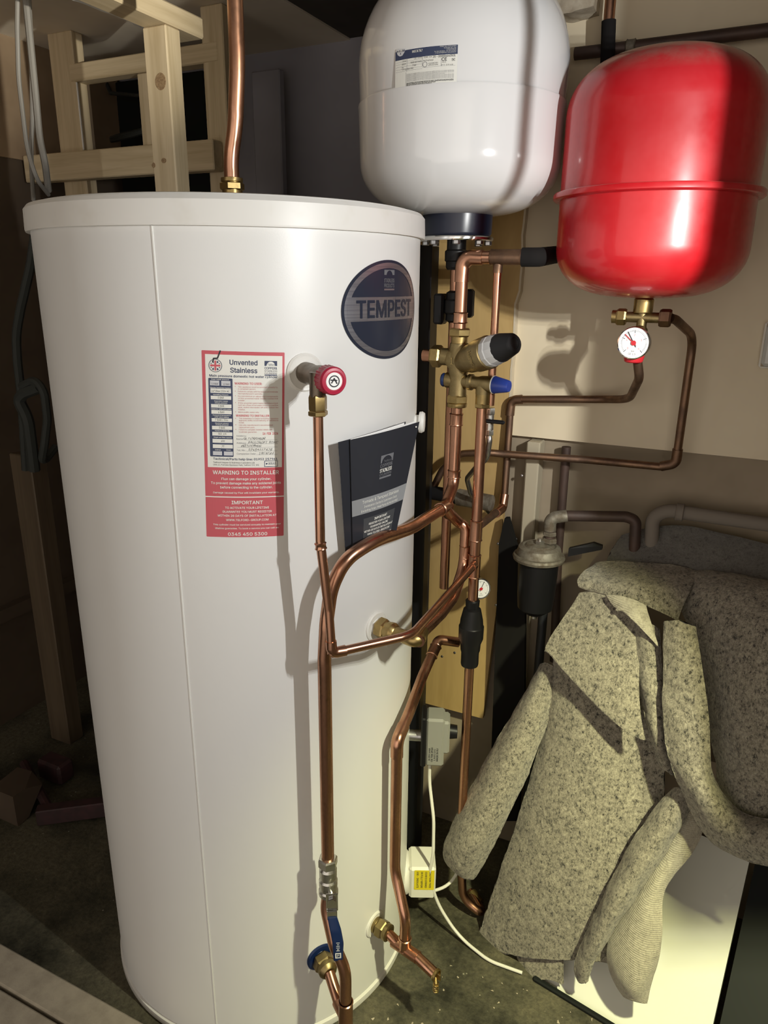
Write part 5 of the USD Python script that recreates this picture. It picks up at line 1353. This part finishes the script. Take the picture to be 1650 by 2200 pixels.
# flat grey cables
Yc = 1.42
C1 = lambda x, y, yy=Yc: at(x, y, Y=yy)
simple('flat_cable', tube(rounded([C1(38, -40), C1(37, 60), C1(40, 170), C1(58, 320), C1(78, 385), C1(104, 418, 1.5)], 0.3, 6), 0.0055, 8), 'grey_cable', 'thin grey cable hanging nearest the left picture edge above the cylinder', 'cable')
simple('flat_cable', tube(rounded([C1(52, -40, 1.46), C1(62, 60, 1.46), C1(76, 200, 1.46), C1(85, 300, 1.46), C1(97, 350, 1.46), C1(104, 410, 1.5)], 0.3, 6), 0.0085, 8), 'grey_cable', 'thicker grey cable hanging in front of the timber rail', 'cable')
simple('flat_cable', tube(rounded([C1(60, -40, 1.5), C1(67, 100, 1.5), C1(70, 250, 1.5), C1(66, 330, 1.5), C1(72, 430, 1.55)], 0.3, 6), 0.0060, 8), 'grey_cable', 'middle grey cable dropping straight down behind the cylinder lid', 'cable')
# old dark strap and hook
Ys = 1.40
D1 = lambda x, y, yy=Ys: at(x, y, Y=yy)
t = Thing('webbing_strap', 'dark webbing strap knotted and hanging left of the cylinder', 'strap')
t.part('strap', tube(rounded([D1(76, 500), D1(66, 570), D1(45, 660), D1(34, 720), D1(38, 780), D1(46, 850), D1(56, 1010)], 0.3, 6), np.array(0.012), 8), 'old_green')
t.part('knot_loop', tube(rounded([D1(46, 830, 1.36), D1(75, 815, 1.36), D1(95, 840, 1.36), D1(102, 900, 1.37), D1(95, 960, 1.37), D1(88, 1000, 1.38), D1(120, 960, 1.44)], 0.08, 6), 0.011, 8), 'old_green')
t.part('knot_loop', tube(rounded([D1(85, 832, 1.37), D1(50, 845, 1.36), D1(40, 860, 1.36), D1(60, 900, 1.36), D1(68, 960, 1.37), D1(74, 1010, 1.38)], 0.06, 6), 0.016, 8), 'old_green')
t.done()
# tools on the floor by the side wall
G0 = lambda x, y, z: at(x, y, Z=z)
t = Thing('floor_clamp', 'dull red long bar tool lying on the floor left of the cylinder', 'tool')
t.part('bar', bar(G0(80, 1752, 0.03), G0(232, 1732, 0.03), 0.035, 0.05), 'rust_red', 20)
t.part('handle', tube([G0(52, 1640, 0.05), G0(108, 1742, 0.04)], 0.014, 10), 'rust_red')
t.part('jaw', obox(G0(120, 1650, 0.04), np.array([1.0, 0, 0]), np.array([0, 1.0, 0]), az, 0.10, 0.06, 0.07, 0.008), 'rust_red', 20)
t.done()
simple('grey_stone', hull(G0(40, 1710, 0.05) + 0.075 * (RNG.normal(size=(40, 3)) / np.linalg.norm(RNG.normal(size=(40, 3)), axis=1, keepdims=True)).clip(-0.7, 0.7)), 'dark_board', 'rounded dim lump on the floor by the red bar tool', 'lump')

# ------------------------------------------------------------------ white panel, dark cabinet and felt at the lower right
pn = norm([-0.13, -0.64, 0.757])
pp0 = at(1165, 2109, Z=0.0)


def onp(px, py, off=0.0):
    """on the leaning white panel's face, off metres in front of it"""
    d = FWD * FPX + RGT * (px - 825.0) - UPV * (py - 1100.0)
    return EYE + d * (((pp0 + pn * off - EYE) @ pn) / (d @ pn))


bl = at(1150, 2100, Z=0.0)
bd_ = norm(at(1315, 2200, Z=0.0) - pp0)
rA, rB = onp(1606, 1868), onp(1532, 2200)
rdir = norm(rA - rB)
rbot = rB - rdir * (rB[2] / rdir[2])
plen = np.linalg.norm(rA - rbot) + 0.03
ltop = bl + rdir * plen
rtop = rbot + rdir * plen
t = Thing('white_panel', 'glossy white panel leaning back under the grey felt', 'panel')
t.part('face', hull([p + pn * h for p in (pp0 + bd_ * -0.02, rbot, rtop, ltop) for h in (0.0, -0.022)]), 'white_board', 10)
t.part('foot_edge', bar(pp0 + bd_ * -0.02 + pn * 0.001 + [0, -0.006, 0.004], rbot + pn * 0.001 + [0, -0.006, 0.004], 0.012, 0.010), 'slate', 20, 'dark bottom edge')
t.done()
s0, s1 = onp(1612, 1850, -0.01), onp(1540, 2195, -0.01)
dv = norm(np.array([0.96, -0.05, -0.1]))
t = Thing('dark_cabinet_side', 'smooth dark panel to the right of the glossy white panel', 'panel')
sA = rbot + bd_ * 0.012; sB = rtop + bd_ * 0.012
t.part('side', hull([p + pn * h for p in (sA, sA + bd_ * 0.35, sB + bd_ * 0.35, sB) for h in (0.004, -0.03)]), 'slate', 10)
t.done()
t = Thing('covered_crate', 'dark crate hidden under the heaped felt on the lower right', 'crate')
t.part('crate', box([-0.20, 1.635, 0.46], [0.55, 1.67, 0.66], 0.01), 'dark_board', 20)
t.part('crate_leg', box([-0.19, 1.645, 0.0], [-0.13, 1.67, 0.42], 0.004), 'dark_board', 20); t.part('crate_leg', box([0.48, 1.645, 0.0], [0.54, 1.67, 0.42], 0.004), 'dark_board', 20)
t.done()

G = lambda rows: [[at(a_, b_, Y=c_) for a_, b_, c_ in r] for r in rows]


def felt(name, label, rows, m_='felt', res=(60, 40), thick=0.007, rough=0.004, seed=0, freq=20.0, fray=0.008):
    simple(name, sheet(G(rows) if len(rows[0][0]) == 3 and not isinstance(rows[0][0], np.ndarray) else rows, thick, res, rough, seed, freq, fray), m_, label, 'felt', 'pieces of grey carpet underlay felt', 60)


felt('felt_sheet', 'wide front felt sheet hanging from the heap to the floor', [
    [(1192, 1410, 1.500), (1230, 1400, 1.475), (1290, 1400, 1.460), (1350, 1410, 1.455), (1430, 1420, 1.46)],
    [(1158, 1600, 1.465), (1215, 1600, 1.425), (1285, 1610, 1.415), (1350, 1620, 1.425), (1435, 1640, 1.435)],
    [(1110, 1760, 1.425), (1180, 1770, 1.385), (1265, 1780, 1.375), (1345, 1790, 1.385), (1425, 1800, 1.405)],
    [(1064, 1900, 1.395), (1140, 1910, 1.350), (1230, 1925, 1.335), (1310, 1930, 1.345), (1380, 1930, 1.365)],
    [(1024, 2008, 1.375), (1075, 2050, 1.340), (1150, 2062, 1.318), (1240, 2068, 1.305), (1320, 2078, 1.315)]], seed=1, res=(90, 60))
felt('felt_strip', 'narrow rolled felt tongue hanging left of the wide front sheet', [
    [(1166, 1425, 1.52), (1180, 1420, 1.49), (1202, 1440, 1.505)], [(1120, 1505, 1.49), (1148, 1505, 1.45), (1186, 1520, 1.48)], [(1056, 1610, 1.45), (1098, 1620, 1.395), (1148, 1630, 1.435)],
    [(994, 1725, 1.405), (1042, 1745, 1.345), (1094, 1750, 1.39)], [(956, 1808, 1.372), (1000, 1830, 1.322), (1052, 1832, 1.37)], [(966, 1862, 1.37), (990, 1882, 1.345), (1014, 1892, 1.362)]], seed=2, res=(70, 36))
felt('felt_flap', 'pointed felt flap folded over the top of the front sheet', [
    [(1246, 1272, 1.500), (1290, 1266, 1.490), (1340, 1278, 1.475), (1376, 1330, 1.450)], [(1210, 1325, 1.478), (1262, 1335, 1.462), (1322, 1360, 1.440), (1376, 1420, 1.418)],
    [(1176, 1374, 1.455), (1240, 1425, 1.425), (1312, 1480, 1.395), (1377, 1510, 1.382)], [(1172, 1392, 1.450), (1262, 1494, 1.400), (1336, 1562, 1.368), (1390, 1594, 1.352)]], seed=3, res=(60, 60), thick=0.005)
felt('felt_scrap', 'crumpled felt scrap at the very top left of the heap', [
    [(1285, 1212, 1.585), (1340, 1206, 1.58), (1420, 1212, 1.58), (1500, 1228, 1.58)], [(1252, 1232, 1.53), (1310, 1235, 1.52), (1400, 1240, 1.51), (1490, 1262, 1.51)], [(1238, 1250, 1.50), (1300, 1256, 1.485), (1380, 1262, 1.475), (1475, 1300, 1.475)], [(1252, 1258, 1.495), (1300, 1278, 1.475), (1362, 1296, 1.455), (1462, 1340, 1.46)]], seed=4, res=(46, 56), rough=0.006)
felt('felt_curl', 'small pale curled felt edge under the top scrap', [
    [(1300, 1276, 1.465), (1345, 1282, 1.450), (1390, 1300, 1.445)], [(1318, 1302, 1.45), (1360, 1316, 1.425), (1402, 1352, 1.420)], [(1328, 1302, 1.445), (1372, 1342, 1.415), (1418, 1398, 1.410)]], 'felt_back', (36, 36), seed=5, rough=0.003)
felt('felt_strip', 'slim felt ribbon hanging between the flap and the thicker strip', [
    [(1362, 1335, 1.455), (1388, 1330, 1.435), (1416, 1350, 1.44)], [(1366, 1430, 1.43), (1394, 1430, 1.405), (1421, 1440, 1.42)], [(1382, 1520, 1.41), (1402, 1525, 1.388), (1424, 1530, 1.40)], [(1398, 1580, 1.40), (1412, 1590, 1.38), (1430, 1600, 1.39)], [(1424, 1650, 1.39), (1434, 1660, 1.38), (1446, 1670, 1.385)]], seed=6, res=(60, 26))
felt('felt_strip', 'thick felt strip hanging down then sweeping right to the picture edge', [
    [(1426, 1335, 1.405), (1458, 1322, 1.395), (1496, 1345, 1.40)], [(1424, 1450, 1.385), (1468, 1450, 1.365), (1512, 1450, 1.372)], [(1425, 1560, 1.365), (1475, 1560, 1.345), (1526, 1560, 1.35)], [(1440, 1640, 1.35), (1485, 1640, 1.325), (1528, 1640, 1.34)],
    [(1468, 1705, 1.345), (1508, 1694, 1.305), (1542, 1690, 1.35)], [(1512, 1790, 1.33), (1550, 1764, 1.29), (1582, 1734, 1.335)], [(1590, 1842, 1.305), (1612, 1798, 1.27), (1634, 1756, 1.32)], [(1700, 1872, 1.26), (1708, 1812, 1.24), (1716, 1760, 1.29)]], seed=7, res=(90, 36))
felt('felt_sheet', 'broad dim felt sheet over the right side of the heap', [
    [(1440, 1238, 1.60), (1520, 1225, 1.59), (1600, 1240, 1.57), (1720, 1265, 1.55)], [(1462, 1310, 1.50), (1530, 1290, 1.47), (1610, 1300, 1.44), (1720, 1320, 1.42)], [(1505, 1420, 1.465), (1545, 1400, 1.42), (1610, 1410, 1.385), (1720, 1430, 1.36)],
    [(1525, 1550, 1.44), (1565, 1540, 1.38), (1620, 1550, 1.345), (1720, 1565, 1.32)], [(1540, 1660, 1.425), (1575, 1680, 1.365), (1625, 1690, 1.335), (1720, 1700, 1.31)], [(1550, 1715, 1.42), (1585, 1742, 1.365), (1635, 1755, 1.335), (1720, 1765, 1.305)]], seed=8, res=(80, 60), rough=0.006)
felt('felt_sheet', 'dull grey felt lying back over the top of the heap against the wall', [
    [(1330, 1150, 1.655), (1450, 1128, 1.655), (1570, 1150, 1.65), (1740, 1180, 1.645)], [(1310, 1180, 1.63), (1440, 1165, 1.625), (1570, 1185, 1.62), (1740, 1210, 1.61)], [(1295, 1215, 1.60), (1430, 1212, 1.59), (1570, 1235, 1.58), (1740, 1260, 1.56)], [(1300, 1250, 1.56), (1430, 1250, 1.55), (1570, 1280, 1.54), (1740, 1310, 1.52)]], 'felt_grey', (50, 70), seed=9, rough=0.012, freq=9.0)
felt('felt_strip', 'dark twisted felt strip crossing in front of the white panel', [
    [(1452, 1690, 1.39), (1468, 1688, 1.375), (1484, 1700, 1.385)], [(1386, 1765, 1.375), (1425, 1775, 1.335), (1462, 1775, 1.365)], [(1335, 1850, 1.355), (1370, 1860, 1.31), (1405, 1865, 1.345)], [(1285, 1950, 1.325), (1315, 1955, 1.28), (1345, 1955, 1.315)],
    [(1243, 2045, 1.295), (1265, 2052, 1.265), (1290, 2040, 1.285)], [(1248, 2110, 1.275), (1254, 2112, 1.268), (1262, 2108, 1.272)]], seed=10, res=(80, 30))
felt('felt_tail', 'pale ribbed felt tail hanging over the white panel', [
    [(1468, 1715, 1.405), (1490, 1715, 1.395), (1512, 1755, 1.40)], [(1422, 1820, 1.375), (1448, 1830, 1.355), (1476, 1845, 1.365)], [(1352, 1938, 1.335), (1390, 1930, 1.31), (1427, 1912, 1.33)], [(1306, 2020, 1.305), (1362, 2040, 1.27), (1424, 1995, 1.30)],
    [(1314, 2095, 1.285), (1360, 2110, 1.245), (1408, 2080, 1.28)], [(1345, 2142, 1.265), (1366, 2152, 1.25), (1388, 2160, 1.255)]], 'felt_back', (70, 44), seed=11, rough=0.002)
felt('felt_scrap', 'small pale felt scrap on the floor under the front sheet', [
    [(1108, 2052, 1.345), (1160, 2052, 1.33), (1212, 2060, 1.315)], [(1122, 2085, 1.325), (1165, 2090, 1.31), (1212, 2095, 1.30)], [(1145, 2118, 1.305), (1172, 2104, 1.302), (1212, 2118, 1.29)]], 'felt', (30, 36), seed=12, rough=0.003)

# crumbs of plaster on the concrete
cr = []
for k in range(170):
    x_, y_ = RNG.uniform(-0.62, -0.05), RNG.uniform(0.82, 1.6)
    r_ = RNG.uniform(0.0006, 0.0022)
    if (x_ - CX) ** 2 + (y_ - CY) ** 2 < 0.37 ** 2 or y_ > 1.30 + 0.2 * (x_ + 0.2):
        continue
    cr.append(hull(np.array([x_, y_, r_ * 0.6]) + RNG.normal(size=(8, 3)) * r_ * np.array([1, 1, 0.4])))
simple('plaster_crumbs', join(*cr), 'plaster', 'scattered crumbs of plaster on the dark floor', 'crumbs', None, False, 'stuff')

# outside the picture: a board beside the lamp and a hanging flex between the lamp and the white vessel
bp0, bdr = np.array([0.251, 0.863]), norm(np.array([0.449, 0.157]))


def along(az):
    a_ = radians(az)
    return np.linalg.solve(np.array([[-cos(a_), -bdr[0]], [sin(a_), -bdr[1]]]), bp0 - LAMP[:2])[1]


bpoly = trimesh.creation.extrude_polygon(Polygon([(along(55), 2.2), (along(55), 1.47), (along(61), 1.375), (along(63), 1.19), (0.48, 1.19), (0.48, 2.2)]), 0.012, engine='earcut')
bpoly.apply_transform(np.array([[bdr[0], 0, -bdr[1], bp0[0]], [bdr[1], 0, bdr[0], bp0[1]], [0, 1, 0, 0], [0, 0, 0, 1.0]]))
bpoly.fix_normals()
structure('trim_7', bpoly, 'hardboard', 'plain brown board edge beside the lamp')
cf = LAMP + (np.array([-0.385, 1.33, 1.65]) - LAMP) * 0.36
simple('ceiling_flex', tube([[cf[0], cf[1], 2.238], [cf[0], cf[1], 1.53]], 0.0045, 10), 'black', 'black flex hanging from the ceiling between the lamp and the white vessel', 'cable')
